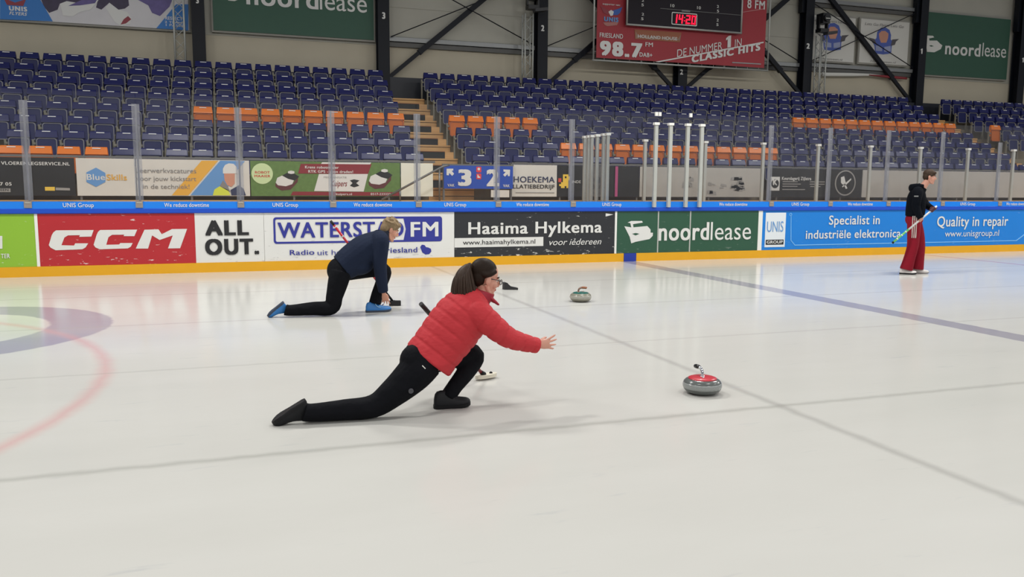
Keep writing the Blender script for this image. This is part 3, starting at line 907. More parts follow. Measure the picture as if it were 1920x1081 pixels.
# pixel duck
dk = MB()
for r_, row in enumerate(['..###.', '..#.##', 'oo####', 'oo###.', '.####.', '#####.', '.##.#.']):
    for c_, ch in enumerate(row):
        if ch == '#':
            x_ = 7.37 + c_ * 0.045; z_ = 1.80 - r_ * 0.045
            dk.prism([(x_, z_ - .045), (x_ + .045, z_ - .045), (x_ + .045, z_), (x_, z_)], Y1, Y1 + .003)
dk.build('pixel_duck', P_duck, B['duck'])
plate(B['duck'], 'beak', [(7.345, 1.62), (7.42, 1.62), (7.42, 1.71), (7.345, 1.71)], Y1, P_redt)
plate(B['duck'], 'grey_patch', [(8.05, 1.29), (8.42, 1.29), (8.42, 2.0), (8.05, 2.0)], Y1 + .003, mat('charcoal_print', (66, 66, 68), 0.5))
plate(B['dark'], 'stripe', [(8.80, 1.29), (8.87, 1.29), (8.87, 2.0), (8.80, 2.0)], Y1, P_pink)
rs = random.Random(11)
for cx_, cz_, n_, sp_ in ((12.3, 1.60, 16, 0.20), (10.78, 1.64, 6, 0.10), (11.6, 1.48, 6, 0.22)):
    sm = MB()
    for i in range(n_):
        x_, z_ = cx_ + rs.uniform(-sp_, sp_), cz_ + rs.uniform(-0.14, 0.14)
        w_1, h_1, k_1 = rs.uniform(.03, .13), rs.uniform(.015, .05), rs.uniform(-.03, .03)
        sm.prism([(x_ - w_1, z_ - h_1), (x_ + w_1, z_ - h_1 + k_1), (x_ + w_1 * .8, z_ + h_1 + k_1), (x_ - w_1 * .9, z_ + h_1)], Y1 + .001, Y1 + .004)
    sm.build('smudge', P_mgrey, B['smudge'])
plate(B['keur'], 'logo_card', [(13.17, 1.45), (13.45, 1.45), (13.45, 1.80), (13.17, 1.80)], Y1, P_text)
plate(B['keur'], 'logo_disc', disc(13.31, 1.625, 0.115), Y1 - .002, P_ink)
for x0, x1, z0 in ((13.54, 14.0, 1.67), (13.54, 14.1, 1.61), (13.54, 14.0, 1.55), (13.54, 14.24, 1.47), (14.38, 14.85, 1.67), (14.38, 14.85, 1.61), (14.4, 14.72, 1.55)):
    plate(B['keur'], 'text_line', [(x0, z0), (x1, z0), (x1, z0 + .022), (x0, z0 + .022)], Y1, P_mgrey)
ring_plate(B['keur'], 'emblem_ring', disc(15.51, 1.66, 0.335, 40), disc(15.51, 1.66, 0.30, 40), Y1, P_mgrey)
for k in ('cleaver', 'clhandle', 'knife'):
    plate(B['keur'], {'cleaver': 'printed_cleaver', 'clhandle': 'printed_handle', 'knife': 'printed_knife'}[k], POLY[k], Y1, P_text)
plate(B['hoek'], 'text_line', [(6.3, 1.365), (7.25, 1.365), (7.25, 1.385), (6.3, 1.385)], Y1, P_mgrey)
tag(MB().box(5.69, 6.125, 17.90, 17.915, 1.27, 1.435).build('loose_sign', P_offw), 'small white sign hanging low under the blue 3 and 2 sign', 'sign')

# blue direction sign on its own railing
B['vak'] = thing('block_sign', (5.4, 17.9, 1.2), 'blue block sign with white 3, 2 and arrows at the foot of the stairs', 'sign')
MB().box(4.595, 6.20, 17.87, 17.89, 1.46, 1.965).build('panel', P_signb, B['vak'])
MB().box(4.56, 6.22, 17.88, 17.92, 1.965, 2.0).build('top_rail', M_grey, B['vak'])
for x in (4.6, 6.17):
    MB().box(x - 0.02, x + 0.02, 17.9, 17.94, 1.2, 1.97).build('post', M_grey, B['vak'])
plate(B['vak'], 'arrow', POLY['arrL'], 17.865, P_text); plate(B['vak'], 'arrow', POLY['arrR'], 17.865, P_text)
P_icon = mat('red_icon', (214, 60, 64), 0.4)
for z0 in (1.82, 1.67):
    bx = plate(B['vak'], 'icon', rounded(5.335, 5.45, z0, z0 + 0.125, 0.02), 17.865, P_icon)
    plate(bx, 'pictogram', disc(5.392, z0 + 0.075, 0.03) if z0 > 1.7 else [(5.36, z0 + .03), (5.43, z0 + .03), (5.42, z0 + .06), (5.39, z0 + .06), (5.38, z0 + .1), (5.36, z0 + .1)], 17.862, P_text, 0.002)
hr = thing('handrail', (3.9, 17.5, 1.2), 'sloping grey handrail in front of the cream sheet', 'handrail')
MB().tube([(4.62, 17.5, 1.965), (4.47, 17.5, 1.93), (3.15, 17.5, 1.22)], 0.024, 10).build('rail', M_grey, hr)
for x, z in ((3.54, 1.44), (4.4, 1.90)):
    MB().tube([(x, 17.5, 1.2), (x, 17.5, z)], 0.02, 8).build('post', M_grey, hr)

# ------------------------------------------------------------------ glass above the boards
def glass_mat(name, tint, haze, refl):
    m = bpy.data.materials.new(name); m.use_nodes = True
    nt = m.node_tree; N, L = nt.nodes, nt.links
    N.remove(N['Principled BSDF']); out = N['Material Output']
    tr = N.new('ShaderNodeBsdfTransparent'); tr.inputs[0].default_value = tint
    gl = N.new('ShaderNodeBsdfGlossy'); gl.inputs['Roughness'].default_value = 0.02
    df = N.new('ShaderNodeBsdfDiffuse'); df.inputs[0].default_value = rgb(200, 200, 205)
    lw = N.new('ShaderNodeLayerWeight'); lw.inputs[0].default_value = 0.5
    pw = N.new('ShaderNodeMath'); pw.operation = 'POWER'; L.new(lw.outputs['Facing'], pw.inputs[0]); pw.inputs[1].default_value = 5.0
    fr = N.new('ShaderNodeMath'); fr.operation = 'MULTIPLY_ADD'; L.new(pw.outputs[0], fr.inputs[0]); fr.inputs[1].default_value = 0.94; fr.inputs[2].default_value = 0.045
    nz = N.new('ShaderNodeTexNoise'); nz.inputs['Scale'].default_value = 1.3; nz.inputs['Detail'].default_value = 6
    tc = N.new('ShaderNodeTexCoord'); L.new(tc.outputs['Object'], nz.inputs['Vector'])
    hz = N.new('ShaderNodeMath'); hz.operation = 'MULTIPLY'; L.new(nz.outputs['Fac'], hz.inputs[0]); hz.inputs[1].default_value = haze * 2
    m1 = N.new('ShaderNodeMixShader'); L.new(hz.outputs[0], m1.inputs[0]); L.new(tr.outputs[0], m1.inputs[1]); L.new(df.outputs[0], m1.inputs[2])
    fm = N.new('ShaderNodeMath'); fm.operation = 'MULTIPLY'; L.new(fr.outputs[0], fm.inputs[0]); fm.inputs[1].default_value = refl
    m2 = N.new('ShaderNodeMixShader'); L.new(fm.outputs[0], m2.inputs[0]); L.new(m1.outputs[0], m2.inputs[1]); L.new(gl.outputs[0], m2.inputs[2])
    L.new(m2.outputs[0], out.inputs['Surface'])
    return m
G_pane = glass_mat('clear_safety_glass', (0.97, 0.975, 0.98, 1), 0.007, 0.6)
G_dirty = glass_mat('worn_safety_glass', (0.93, 0.935, 0.94, 1), 0.012, 0.7)
G_cover = glass_mat('clear_plastic_divider', (0.82, 0.83, 0.85, 1), 0.15, 0.8)

POSTX = [-4.6, -3.0, -1.345, 0.283, 1.875, 3.453, 5.025, 6.595]
POSTX2 = [11.29, 12.86, 14.49, 16.10, 17.9, 19.6]
OVER = ['lime green advert', 'left half of red advert', 'right half of red advert', 'big white radio advert, left pane', 'big white radio advert, right pane', 'left half of black web address advert', 'right half of black web address advert']
def pane(x0, x1, label, y=15.50, z0=1.226, z1=3.03, m=None, group='glass panes along the boards'):
    o = MB().box(x0 + 0.006, x1 - 0.006, y - 0.006, y + 0.006, z0, z1).build('safety_glass', m or G_pane)
    return tag(o, label, 'glass', group)
for i in range(7):
    pane(POSTX[i], POSTX[i + 1], 'clear glass pane above the ' + OVER[i])
pane(6.595, 8.54, 'clear glass pane beside the cluster of bench posts', m=G_dirty)
pane(8.54, 9.31, 'narrow clear glass door pane among the four tall white posts', m=G_dirty)
pane(9.31, 11.29, 'worn glass pane right of the four tall white posts', m=G_dirty)
for i, lab in enumerate(['worn glass pane above the start of the blue repair advert', 'worn glass pane above the middle of the blue repair advert', 'worn glass pane directly behind the standing player', 'worn glass pane right of the standing player', 'worn glass pane at the right edge of the view']):
    pane(POSTX2[i], POSTX2[i + 1], lab, m=G_dirty)

def post(x, label, z1=2.85):
    t = thing('glass_post', (x, 15.46, 1.14), label, 'post', 'clear divider posts along the boards')
    MB().box(x - 0.014, x + 0.014, 15.455, 15.492, 1.2, z1).build('core', mat('brushed_post', (150, 150, 156), 0.35, 0.5), t)
    MB().box(x - 0.062, x + 0.062, 15.44, 15.450, 1.23, z1).build('cover', G_cover, t)
    MB().box(x - 0.056, x + 0.056, 15.318, 15.50, 1.125, 1.232).build('clamp', mat('clamp_grey', (140, 130, 122), 0.5), t)
    MB().box(x - 0.04, x + 0.04, 15.312, 15.32, 1.20, 1.214).build('bolt', M_alu, t)
names = ['left edge of the view', 'lime green advert edge', 'red advert, left half', 'gap between red and ALL OUT adverts', 'radio advert above the broom tip', 'radio advert right end', 'start of the black web advert', 'end of the black web advert']
PL = ['divider post just beyond the left edge', 'divider post above the edge of the lime green and red adverts', 'divider post above the right half of the red advert', 'divider post above the words ALL OUT', 'divider post above the kneeling man', 'divider post above the letters FM', 'divider post through the figure 2 of the blue sign', 'divider post in front of the yellow pixel duck']
for x, l in zip(POSTX, PL):
    post(x, 'clear ' + l)
for x, l, z in zip(POSTX2, ['divider post above the white logo card of the blue advert', 'divider post at the round knife emblem', 'divider post left of the standing player', 'divider post just right of the standing player', 'divider post near the right edge', 'divider post beyond the right edge'], (2.87, 2.86, 2.85, 2.86, 2.65, 2.65)):
    post(x, 'clear ' + l, z)
for x in (8.50, 8.58, 9.31):
    tag(MB().box(x - 0.03, x + 0.03, 15.48, 15.52, 2.98, 3.06).build('glass_clip', M_white), 'small white clip on top of the glass door ' + {8.50: 'left of its first seam', 8.58: 'right of its first seam', 9.31: 'at its second seam'}[x], 'clip')

def white_post(x, y, z0, z1, label, group, r=0.036):
    t = thing('bench_post', (x, y, z0), label, 'post', group)
    MB().box(x - r, x + r, y - 0.03, y + 0.03, z0, z1 - 0.05).build('shaft', M_alu, t)
    MB().box(x - r - 0.02, x + r + 0.02, y - 0.045, y + 0.045, z1 - 0.05, z1).build('cap', M_white, t)
for x, l in zip((8.387, 8.722, 9.125, 9.458), ('first', 'second', 'third', 'fourth')):
    white_post(x, 15.285, 1.113, 2.83, 'tall white post on the board cap, %s from the left of four' % l, 'four tall white posts on the boards')
for y, l in zip((16.84, 16.64, 16.47, 16.20, 15.89, 15.69), ('sixth', 'fifth', 'fourth', 'third', 'second', 'nearest')):
    white_post(7.5, y, 1.2, 2.62, 'white bench side post, %s to the ice in the clustered row' % l, 'white posts of the bench side', 0.03)
for x, l in zip((9.06, 10.63, 12.22, 13.81, 15.40, 17.0, 18.6, 20.2), ('first', 'second', 'third', 'fourth', 'fifth', 'sixth', 'seventh', 'eighth')):
    white_post(x, 17.0, 1.2, 2.59, 'shorter white post behind the bench, %s from the left' % l, 'white posts behind the bench', 0.034)
tag(MB().box(7.494, 7.506, 15.64, 16.9, 1.2, 2.55).build('safety_glass', G_dirty), 'glass side wall between the clustered bench posts', 'glass', 'glass of the players bench')
for i, x in enumerate((9.06, 10.63, 12.22, 13.81, 15.40, 17.0, 18.6)):
    tag(MB().box(x + 0.03, x + 1.56, 16.995, 17.005, 1.24, 2.5).build('safety_glass', G_pane), 'glass pane behind the bench, %s from its left end' % ('first', 'second', 'third', 'fourth', 'fifth', 'sixth', 'seventh')[i], 'glass', 'glass of the players bench')

# ------------------------------------------------------------------ lettering on boards and barrier
def text_mat(k, s):
    if k in ('ccm_white',): return P_ink
    if k == 'water': return P_text if s == 'FM' else P_navyink
    if s == 'www.haaimahylkema.nl': return P_ink
    if s == 'UNIS' and k in ('unis', 'score'): return P_blue2
    if k == 'blue' and s == 'Skills': return P_ochre
    if k == 'leer': return P_gtext
    if k == 'robot' and s in ('ROBOT', 'MAAIER'): return P_redt
    if k == 'robot' and s == 'MECHANISATIE': return P_gtext
    if k == 'robot' and s == 'Kuipers': return P_maroon
    if k == 'hoek': return P_dnavy if s == 'HOEKEMA' else P_ink
    if k in ('letsL', 'letsR'): return P_gtext
    if k == 'vloer' and s == 'EEN': return P_ink
    return P_text
def place_texts(holders):
    for k, s, x0, x1, zb, zt, y, bold, sh in TEXTS:
        if k in holders:
            if k == 'rail': zb, zt = 1.136, 1.206
            lettering(holders[k], s, x0, x1, zb, zt, y, text_mat(k, s), bold, sh)
hold = dict(A); hold.update(B); hold['rail'] = strip
place_texts(hold)
# ------------------------------------------------------------------ back wall of the hall
def wall_mat(name, lo, hi, pitch):
    m = mat(name, lo, 0.7, noise=0.08, nscale=1.5)
    return m
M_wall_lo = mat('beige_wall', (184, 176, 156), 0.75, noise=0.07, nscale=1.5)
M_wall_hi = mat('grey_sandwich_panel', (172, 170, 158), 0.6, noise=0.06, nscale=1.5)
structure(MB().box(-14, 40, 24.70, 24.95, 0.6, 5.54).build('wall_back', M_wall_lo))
b = MB()
for k in range(5):
    b.box(-14, 40, 24.72, 24.95, 5.54 + k * 1.1 + 0.012, 5.54 + (k + 1) * 1.1)
b.box(-14, 40, 24.735, 24.95, 5.54, 11.1)
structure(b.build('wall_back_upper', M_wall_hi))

M_steel = mat('navy_column_steel', (13, 17, 26), 0.55, spec=0.3)
M_galv = mat('galvanised_steel', (138, 140, 140), 0.42, 0.4, noise=0.08, nscale=6)
cols = {}
for x, key, lab in ((-0.48, 'c3a', 'navy steel column between the hockey banner and left green banner'),
               (4.49, 'c3b', 'navy steel column right of the left green banner'),
               (9.36, 'c2a', 'navy steel column beside the second lattice truss'),
               (14.25, 'c2b', 'navy steel column below the scoreboard banner'),
               (19.12, 'c2c', 'navy steel column right of the scoreboard banner'),
               (24.08, 'c1a', 'navy steel column left of the right green banner'),
               (28.95, 'c1b', 'navy steel column at the right edge')):
    t = thing('steel_column', (x, 24.45, 3.9), lab, 'column', 'navy steel columns along the back wall')
    s = MB().box(x - 0.165, x + 0.165, 24.29, 24.31, 3.9, 10.5).box(x - 0.165, x + 0.165, 24.62, 24.64, 3.9, 10.5).box(x - 0.012, x + 0.012, 24.31, 24.62, 3.9, 10.5)
    s.build('shaft', M_steel, t)
    if x > 15:
        MB().box(x - 0.27, x + 0.10, 24.40, 24.60, 7.45, 9.5).build('gusset', M_steel, t)
    cols[key] = t
place_texts(cols)

def girt(x0, x1, z, label):
    t = thing('wall_girt', ((x0 + x1) / 2, 24.6, z), label, 'beam', 'grey horizontal rails on the back wall')
    MB().xprism([(24.52, z + 0.14), (24.52, z + 0.26), (24.70, z + 0.30), (24.70, z + 0.13)], x0, x1).build('flange', M_galv, t)
    MB().xprism([(24.60, z), (24.58, z + 0.12), (24.70, z + 0.13), (24.70, z)], x0, x1).build('web', mat('dull_steel', (96, 96, 94), 0.5, 0.3), t)
girt(4.67, 9.19, 5.52, 'grey wall rail between the green banner and second truss')
girt(9.54, 14.08, 5.52, 'grey wall rail left behind the scoreboard banner')
girt(14.42, 18.95, 5.52, 'grey wall rail right behind the scoreboard banner')
girt(19.3, 23.9, 5.56, 'grey wall rail below the two white banners')
girt(19.3, 23.9, 7.72, 'grey wall rail above the two white banners')

def brace(p0, p1, label, w=0.075, dy=0.0):
    p0 = (p0[0], p0[1] + dy, p0[2]); p1 = (p1[0], p1[1] + dy, p1[2])
    t = thing('diagonal_brace', p0, label, 'brace', 'diagonal steel braces on the back wall')
    a, c = Vector(p0), Vector(p1)
    d = (c - a).normalized()
    q = d.cross(Vector((0, 1, 0))).normalized()
    L_ = (c - a).length
    def seg(s0, s1, w_, nm):
        m0, m1 = a + d * (s0 * L_), a + d * (s1 * L_)
        MB().obox((m0 + m1) / 2, (m1 - m0) / 2, q * w_, Vector((0, w_ * 0.8, 0))).build(nm, M_steel, t)
    seg(0.0, 0.2, w * 0.75, 'end_bar'); seg(0.2, 0.215, w * 1.1, 'connector'); seg(0.215, 1.0, w, 'tube')
Yb = 24.47
brace((4.66, Yb, 4.62), (9.1, Yb, 8.35), 'dark diagonal brace right of the left green banner')
brace((9.62, Yb, 4.66), (13.9, Yb, 8.35), 'dark diagonal brace left of the scoreboard banner')
brace((14.02, Yb, 4.62), (10.2, Yb, 8.0), 'dark brace leaning left from the column below the scoreboard', dy=-0.13)
brace((14.42, Yb, 4.68), (18.95, Yb, 8.4), 'dark brace leaning right from the column below the scoreboard')
brace((18.93, Yb, 4.68), (14.6, Yb, 8.5), 'dark brace falling to the column right of the scoreboard', dy=-0.13)
brace((23.85, Yb, 4.66), (19.3, Yb, 8.67), 'dark brace crossing the two white banners')
def rod(p0, p1, label):
    tag(MB().tube([p0, p1], 0.016, 6).build('tie_rod', M_steel), label, 'rod', 'thin tie rods on the back wall')
Yr = 24.42
rod((4.72, Yr, 5.76), (9.15, Yr, 7.72), 'thin rod rising right from the column with figure 3')
rod((9.15, Yr - 0.05, 5.76), (4.72, Yr - 0.05, 7.72), 'thin rod falling right to the second truss')
rod((9.57, Yr, 5.79), (14.05, Yr, 7.72), 'thin rod rising behind the left edge of the scoreboard banner')
rod((18.9, Yr, 5.8), (14.5, Yr, 7.7), 'thin rod just right of the scoreboard banner')
rod((19.35, Yr, 5.865), (23.75, Yr, 7.77), 'thin rod rising right across the two white banners')
rod((23.75, Yr - 0.05, 5.86), (19.35, Yr - 0.05, 7.75), 'thin rod falling right across the two white banners')

# lattice trusses with lamps
def truss(x, y, z0, z1, label, w=0.125):
    t = thing('lattice_truss', (x, y, z0), label, 'truss', 'aluminium lattice trusses')
    cs = [(-w, -w), (w, -w), (w, w), (-w, w)]
    for dx, dy in cs:
        MB().tube([(x + dx, y + dy, z0), (x + dx, y + dy, z1)], 0.022, 8).build('chord', M_alu, t)
    lb = MB()
    n = int((z1 - z0) / 0.26)
    for k in range(n):
        za, zb = z0 + k * 0.26, z0 + (k + 1) * 0.26
        for i in range(4):
            p, q = cs[i], cs[(i + 1) % 4]
            if k % 2: p, q = q, p
            lb.tube([(x + p[0], y + p[1], za), (x + q[0], y + q[1], zb)], 0.009, 5)
    lb.build('lacing', M_alu, t)
    return t
truss(-0.95, 24.16, 4.25, 7.2, 'aluminium lattice truss in front of the hockey banner')
truss(8.82, 24.16, 4.25, 6.62, 'aluminium lattice truss beside the column with figure 2')
truss(19.52, 24.16, 4.25, 6.68, 'aluminium lattice truss in front of the left white banner')

M_lampb = mat('lamp_black', (18, 19, 22), 0.4)
def stage_lamp(x, y, z, label, rz=0.0):
    t = thing('stage_light', (x, y, z), label, 'stage light', 'black stage lights on the trusses')
    MB().box(x - 0.17, x + 0.17, y - 0.14, y + 0.14, z, z + 0.12).build('base', M_lampb, t)
    for s in (-1, 1):
        MB().box(x + s * 0.17 - 0.025, x + s * 0.17 + 0.025, y - 0.07, y + 0.07, z + 0.12, z + 0.52).build('yoke_arm', M_lampb, t)
    h = MB().box(x - 0.14, x + 0.14, y - 0.2, y + 0.16, z + 0.28, z + 0.62)
    h.tube([(x, y - 0.2, z + 0.45), (x, y - 0.27, z + 0.45)], 0.12, 14)
    hd = h.build('head', M_lampb, t)
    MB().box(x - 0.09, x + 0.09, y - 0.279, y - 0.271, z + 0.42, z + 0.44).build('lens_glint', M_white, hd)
    MB().obox((x + 0.18, y - 0.2, z - 0.03), (0.2, 0, 0.03), (0, 0.12, 0), (0, 0, 0.045)).build('ballast', mat('dark_grey_case', (52, 52, 54), 0.5), t)
stage_lamp(19.5, 24.12, 6.77, 'black moving stage light on the truss by the white banners')
stage_lamp(8.95, 24.12, 6.76, 'black stage light on the truss left of the scoreboard')

# ------------------------------------------------------------------ banners on the wall
def wall_banner(x0, x1, z0, z1, m, label, y=24.56):
    t = thing('wall_banner', ((x0 + x1) / 2, y, z0), label, 'banner')
    MB().box(x0, x1, y, y + 0.03, z0, z1).build('sheet', m, t)
    MB().box(x0 - 0.04, x1 + 0.04, y + 0.03, y + 0.10, z0 - 0.05, z1 + 0.05).build('backing', mat('banner_backing', (150, 148, 140), 0.6), t)
    return t
M_gban = mat('green_banner', (44, 84, 66), 0.55, noise=0.05, nscale=4)
W = {}
W['greenL'] = wall_banner(-0.10, 4.25, 5.66, 7.95, M_gban, 'dark green leasing banner left on the wall, cropped by the picture top')
W['greenR'] = wall_banner(24.30, 28.50, 5.68, 7.90, M_gban, 'dark green leasing banner at the right end of the wall')
W['hockey'] = wall_banner(-5.9, -0.72, 5.61, 7.6, mat('pale_ice_print', (206, 204, 206), 0.5, noise=0.06, nscale=3), 'hockey photo banner with goalie pads at the top left')
W['letsL'] = wall_banner(19.36, 21.26, 5.93, 7.44, mat('banner_white', (206, 205, 198), 0.55), 'left white banner with blue winged emblem, behind the truss')
W['letsR'] = wall_banner(21.50, 23.66, 5.95, 7.46, mat('banner_white', (206, 205, 198), 0.55), 'right white banner with blue winged emblem')
P_hblue = mat('banner_blue', (40, 116, 190), 0.5); P_hdark = mat('banner_dark', (56, 46, 72), 0.5, noise=0.4, nscale=6)
P_mauve = mat('banner_mauve', (96, 84, 140), 0.5, noise=0.4, nscale=6); P_redd = mat('banner_red', (140, 50, 62), 0.5)
Yw = 24.552
for nm, k, m, d in (('printed_trousers', 'hk_dark', P_hdark, .003), ('printed_trousers', 'hk_dark2', P_hdark, .003), ('printed_players', 'hk_mauve', P_mauve, .003),
                    ('blue_corner', 'hk_blueL', P_hblue, .001), ('blue_corner', 'hk_blueR', P_hblue, .001), ('printed_pad', 'hk_pad1', P_text, 0), ('printed_pad', 'hk_pad2', P_text, 0),
                    ('printed_stripe', 'hk_blue2', P_mauve, -.003), ('printed_stripe', 'hk_red', P_redd, -.003)):
    plate(W['hockey'], nm, POLY[k], Yw + d, m)
plate(W['hockey'], 'printed_crest', [(-4.98, 5.95), (-4.62, 5.95), (-4.55, 6.12), (-4.8, 6.02), (-5.05, 6.12)], Yw - .002, P_redd)
M_logo_w = mat('banner_letter_white', (214, 214, 208), 0.5)
plate(W['greenR'], 'logo', POLY['birdR'], Yw, M_logo_w); plate(W['greenR'], 'logo_eye', POLY['birdReye'], Yw - .003, M_gban)
plate(W['greenL'], 'logo', POLY['birdL'], Yw, M_logo_w)
P_vest = mat('emblem_blue', (72, 92, 168), 0.5); P_vpan = mat('emblem_pale_blue', (150, 158, 190), 0.5); P_wing = mat('emblem_dark', (80, 76, 80), 0.5)
for s in 'LR':
    h = W['lets' + s]
    for nm, k, m, d in (('emblem_body', 'letvest', P_vest, .001), ('emblem_arch', 'lethood', P_vest, .002), ('emblem_oval', 'letface', P_skin2, 0), ('emblem_wing', 'letw1', P_wing, 0),
                        ('emblem_wing', 'letw2', P_wing, 0), ('emblem_panel', 'letpan', P_vpan, -.002), ('emblem_panel', 'letpan2', P_vpan, -.002)):
        plate(h, nm, [(x - (2.22 if s == 'L' else 0.0), z) for x, z in POLY[k + 'R']], Yw + d, m)
# loose folded cloth under the wall rail
cl = MB().tube([(19.9, 24.5, 5.45), (21.2, 24.5, 5.50), (22.0, 24.5, 5.53), (22.6, 24.5, 5.53)], [(.03, .07), (.03, .06), (.03, .04), (.03, .015)], 10, sub=4)
tag(cl.build('rolled_banner', mat('banner_white', (206, 205, 198), 0.55)), 'rolled white cloth hanging under the rail below the white banners', 'cloth')
tag(MB().tube([(21.9, 24.47, 5.52), (22.8, 24.47, 5.50), (23.6, 24.47, 5.48)], [(.03, .015), (.03, .05), (.03, .04)], 10, sub=4).build('rolled_banner', mat('banner_red2', (130, 40, 48), 0.55)), 'rolled red cloth under the rail below the right white banner', 'cloth')

# ------------------------------------------------------------------ scoreboard
sb = thing('sponsor_banner', (14.0, 23.85, 5.33), 'large dark red radio banner in a tube frame behind the scoreboard', 'banner')
M_dred = mat('dark_red_banner', (158, 42, 52), 0.55, noise=0.06, nscale=2)
MB().box(10.93, 17.0, 23.80, 23.82, 5.43, 8.7).build('sheet', M_dred, sb)
fr = MB()
for x in (10.83, 17.13):
    fr.tube([(x, 23.8, 5.33), (x, 23.8, 8.8)], 0.028, 10)
fr.tube([(10.8, 23.8, 5.35), (17.15, 23.8, 5.35)], 0.028, 10)
for x in (12.5, 15.5):
    fr.tube([(x, 23.86, 5.3), (x, 23.86, 8.8)], 0.024, 8)
fr.build('frame', M_alu, sb)
lc = MB()
for k in range(8):
    z = 5.6 + k * 0.4
    lc.tube([(10.83, 23.8, z), (10.95, 23.81, z + 0.02)], 0.006, 5); lc.tube([(17.13, 23.8, z), (16.99, 23.81, z + 0.02)], 0.006, 5)
for k in range(14):
    x = 11.2 + k * 0.43
    lc.tube([(x, 23.8, 5.35), (x, 23.81, 5.44)], 0.006, 5)
lc.build('lacing', M_alu, sb)
for nm, k, m, d in (('emblem_wing', 'wingL', P_redd, 0), ('emblem_wing', 'wingR', mat('banner_blue2', (52, 92, 170), 0.5), 0), ('emblem_head', 'eagle', P_text, -.003), ('emblem_script', 'flyer', mat('banner_salmon', (170, 110, 104), 0.5), 0),
                    ('crest', 'crest', mat('banner_brown', (156, 92, 60), 0.5), .002), ('crest_ribbon', 'crest2', mat('banner_taupe', (150, 118, 100), 0.5), -.001), ('slanted_line', 'line', P_text, 0), ('web_line', 'webline', M_galv, 0), ('slanted_line', 'topr', mat('banner_pink', (188, 128, 128), 0.5), 0)):
    plate(sb, nm, POLY[k], 23.785 + d, m)
place_texts({'score': sb})
s_ = 0.21
lettering(sb, 'DE NUMMER', 13.72, 15.36, 5.595, 5.825, 23.78, P_text, 0, 0.0, s_)
lettering(sb, '1', 15.49, 15.68, 5.965, 6.335, 23.78, P_text, 3, 0.0, s_)
lettering(sb, 'IN', 15.83, 16.08, 6.02, 6.265, 23.78, P_text, 0, 0.0, s_)
lettering(sb, 'CLASSIC HITS', 14.25, 16.80, 5.45, 5.675, 23.78, P_text, 3, 0.0, s_)

sc = thing('scoreboard', (13.95, 23.7, 6.42), 'black electronic scoreboard with red clock hung on the dark red banner', 'scoreboard')
MB().box(11.88, 15.93, 23.64, 23.78, 6.47, 8.2).build('case', mat('scoreboard_black', (30, 24, 32), 0.5, spec=0.25), sc)
f2 = MB()
f2.tube([(11.86, 23.64, 6.45), (11.86, 23.64, 8.2)], 0.03, 8); f2.tube([(15.95, 23.64, 6.45), (15.95, 23.64, 8.2)], 0.03, 8); f2.tube([(11.84, 23.64, 6.45), (15.97, 23.64, 6.45)], 0.032, 8)
f2.build('frame', M_alu, sc)
MB().box(13.0, 15.9, 23.633, 23.639, 7.0, 7.012).build('panel_line', M_grey, sc)
MB().box(13.75, 14.05, 23.63, 23.639, 6.965, 7.02).build('sticker', M_grey, sc)
ck = ring_plate(sc, 'clock_frame', rounded(13.40, 14.31, 6.55, 6.93, 0.04), rounded(13.425, 14.285, 6.575, 6.905, 0.025), 23.628, M_white)
M_led = mat('red_led', (255, 20, 60), 0.5, emit=1.6)
SEG = {'1': 'bc', '4': 'fgbc', '2': 'abged', '0': 'abcdef'}
dg = MB()
def segs(x, z, w, h, which):
    t_ = 0.042
    q = {'a': (x, x + w, z + h - t_, z + h), 'g': (x, x + w, z + h / 2 - t_ / 2, z + h / 2 + t_ / 2), 'd': (x, x + w, z, z + t_),
         'b': (x + w - t_, x + w, z + h / 2, z + h), 'c': (x + w - t_, x + w, z, z + h / 2), 'f': (x, x + t_, z + h / 2, z + h), 'e': (x, x + t_, z, z + h / 2)}
    for c_ in which:
        x0, x1, z0, z1 = q[c_]
        sh = lambda zz: (zz - z) * 0.08
        dg.prism([(x0 + sh(z0), z0), (x1 + sh(z0), z0), (x1 + sh(z1), z1), (x0 + sh(z1), z1)], 23.625, 23.635)
segs(13.44, 6.60, 0.15, 0.27, SEG['1']); segs(13.64, 6.60, 0.15, 0.27, SEG['4']); segs(13.90, 6.60, 0.15, 0.27, SEG['2']); segs(14.10, 6.60, 0.15, 0.27, SEG['0'])
for z in (6.675, 6.775):
    dg.box(13.845, 13.875, 23.625, 23.635, z, z + 0.03)
dg.build('clock_digits', M_led, sc)
place_texts({'board': sc})
place_texts(W)
# ------------------------------------------------------------------ people
def fuse(mb, voxel, smooth=3):
    """union of overlapping shapes as one continuous surface"""
    me = bpy.data.meshes.new('blend')
    me.from_pydata(mb.v, [], mb.f); me.update()
    o = bpy.data.objects.new('blend', me)
    COL.objects.link(o)
    r = o.modifiers.new('r', 'REMESH'); r.mode = 'VOXEL'; r.voxel_size = voxel; r.use_smooth_shade = True
    if smooth:
        s = o.modifiers.new('s', 'SMOOTH'); s.factor = 0.5; s.iterations = smooth
    dg = bpy.context.evaluated_depsgraph_get()
    ev = o.evaluated_get(dg)
    m2 = ev.to_mesh()
    out = MB()
    out.v = [tuple(v.co) for v in m2.vertices]
    out.f = [list(p.vertices) for p in m2.polygons]
    out.s = [True] * len(out.f)
    ev.to_mesh_clear()
    bpy.data.objects.remove(o); bpy.data.meshes.remove(me)
    return out

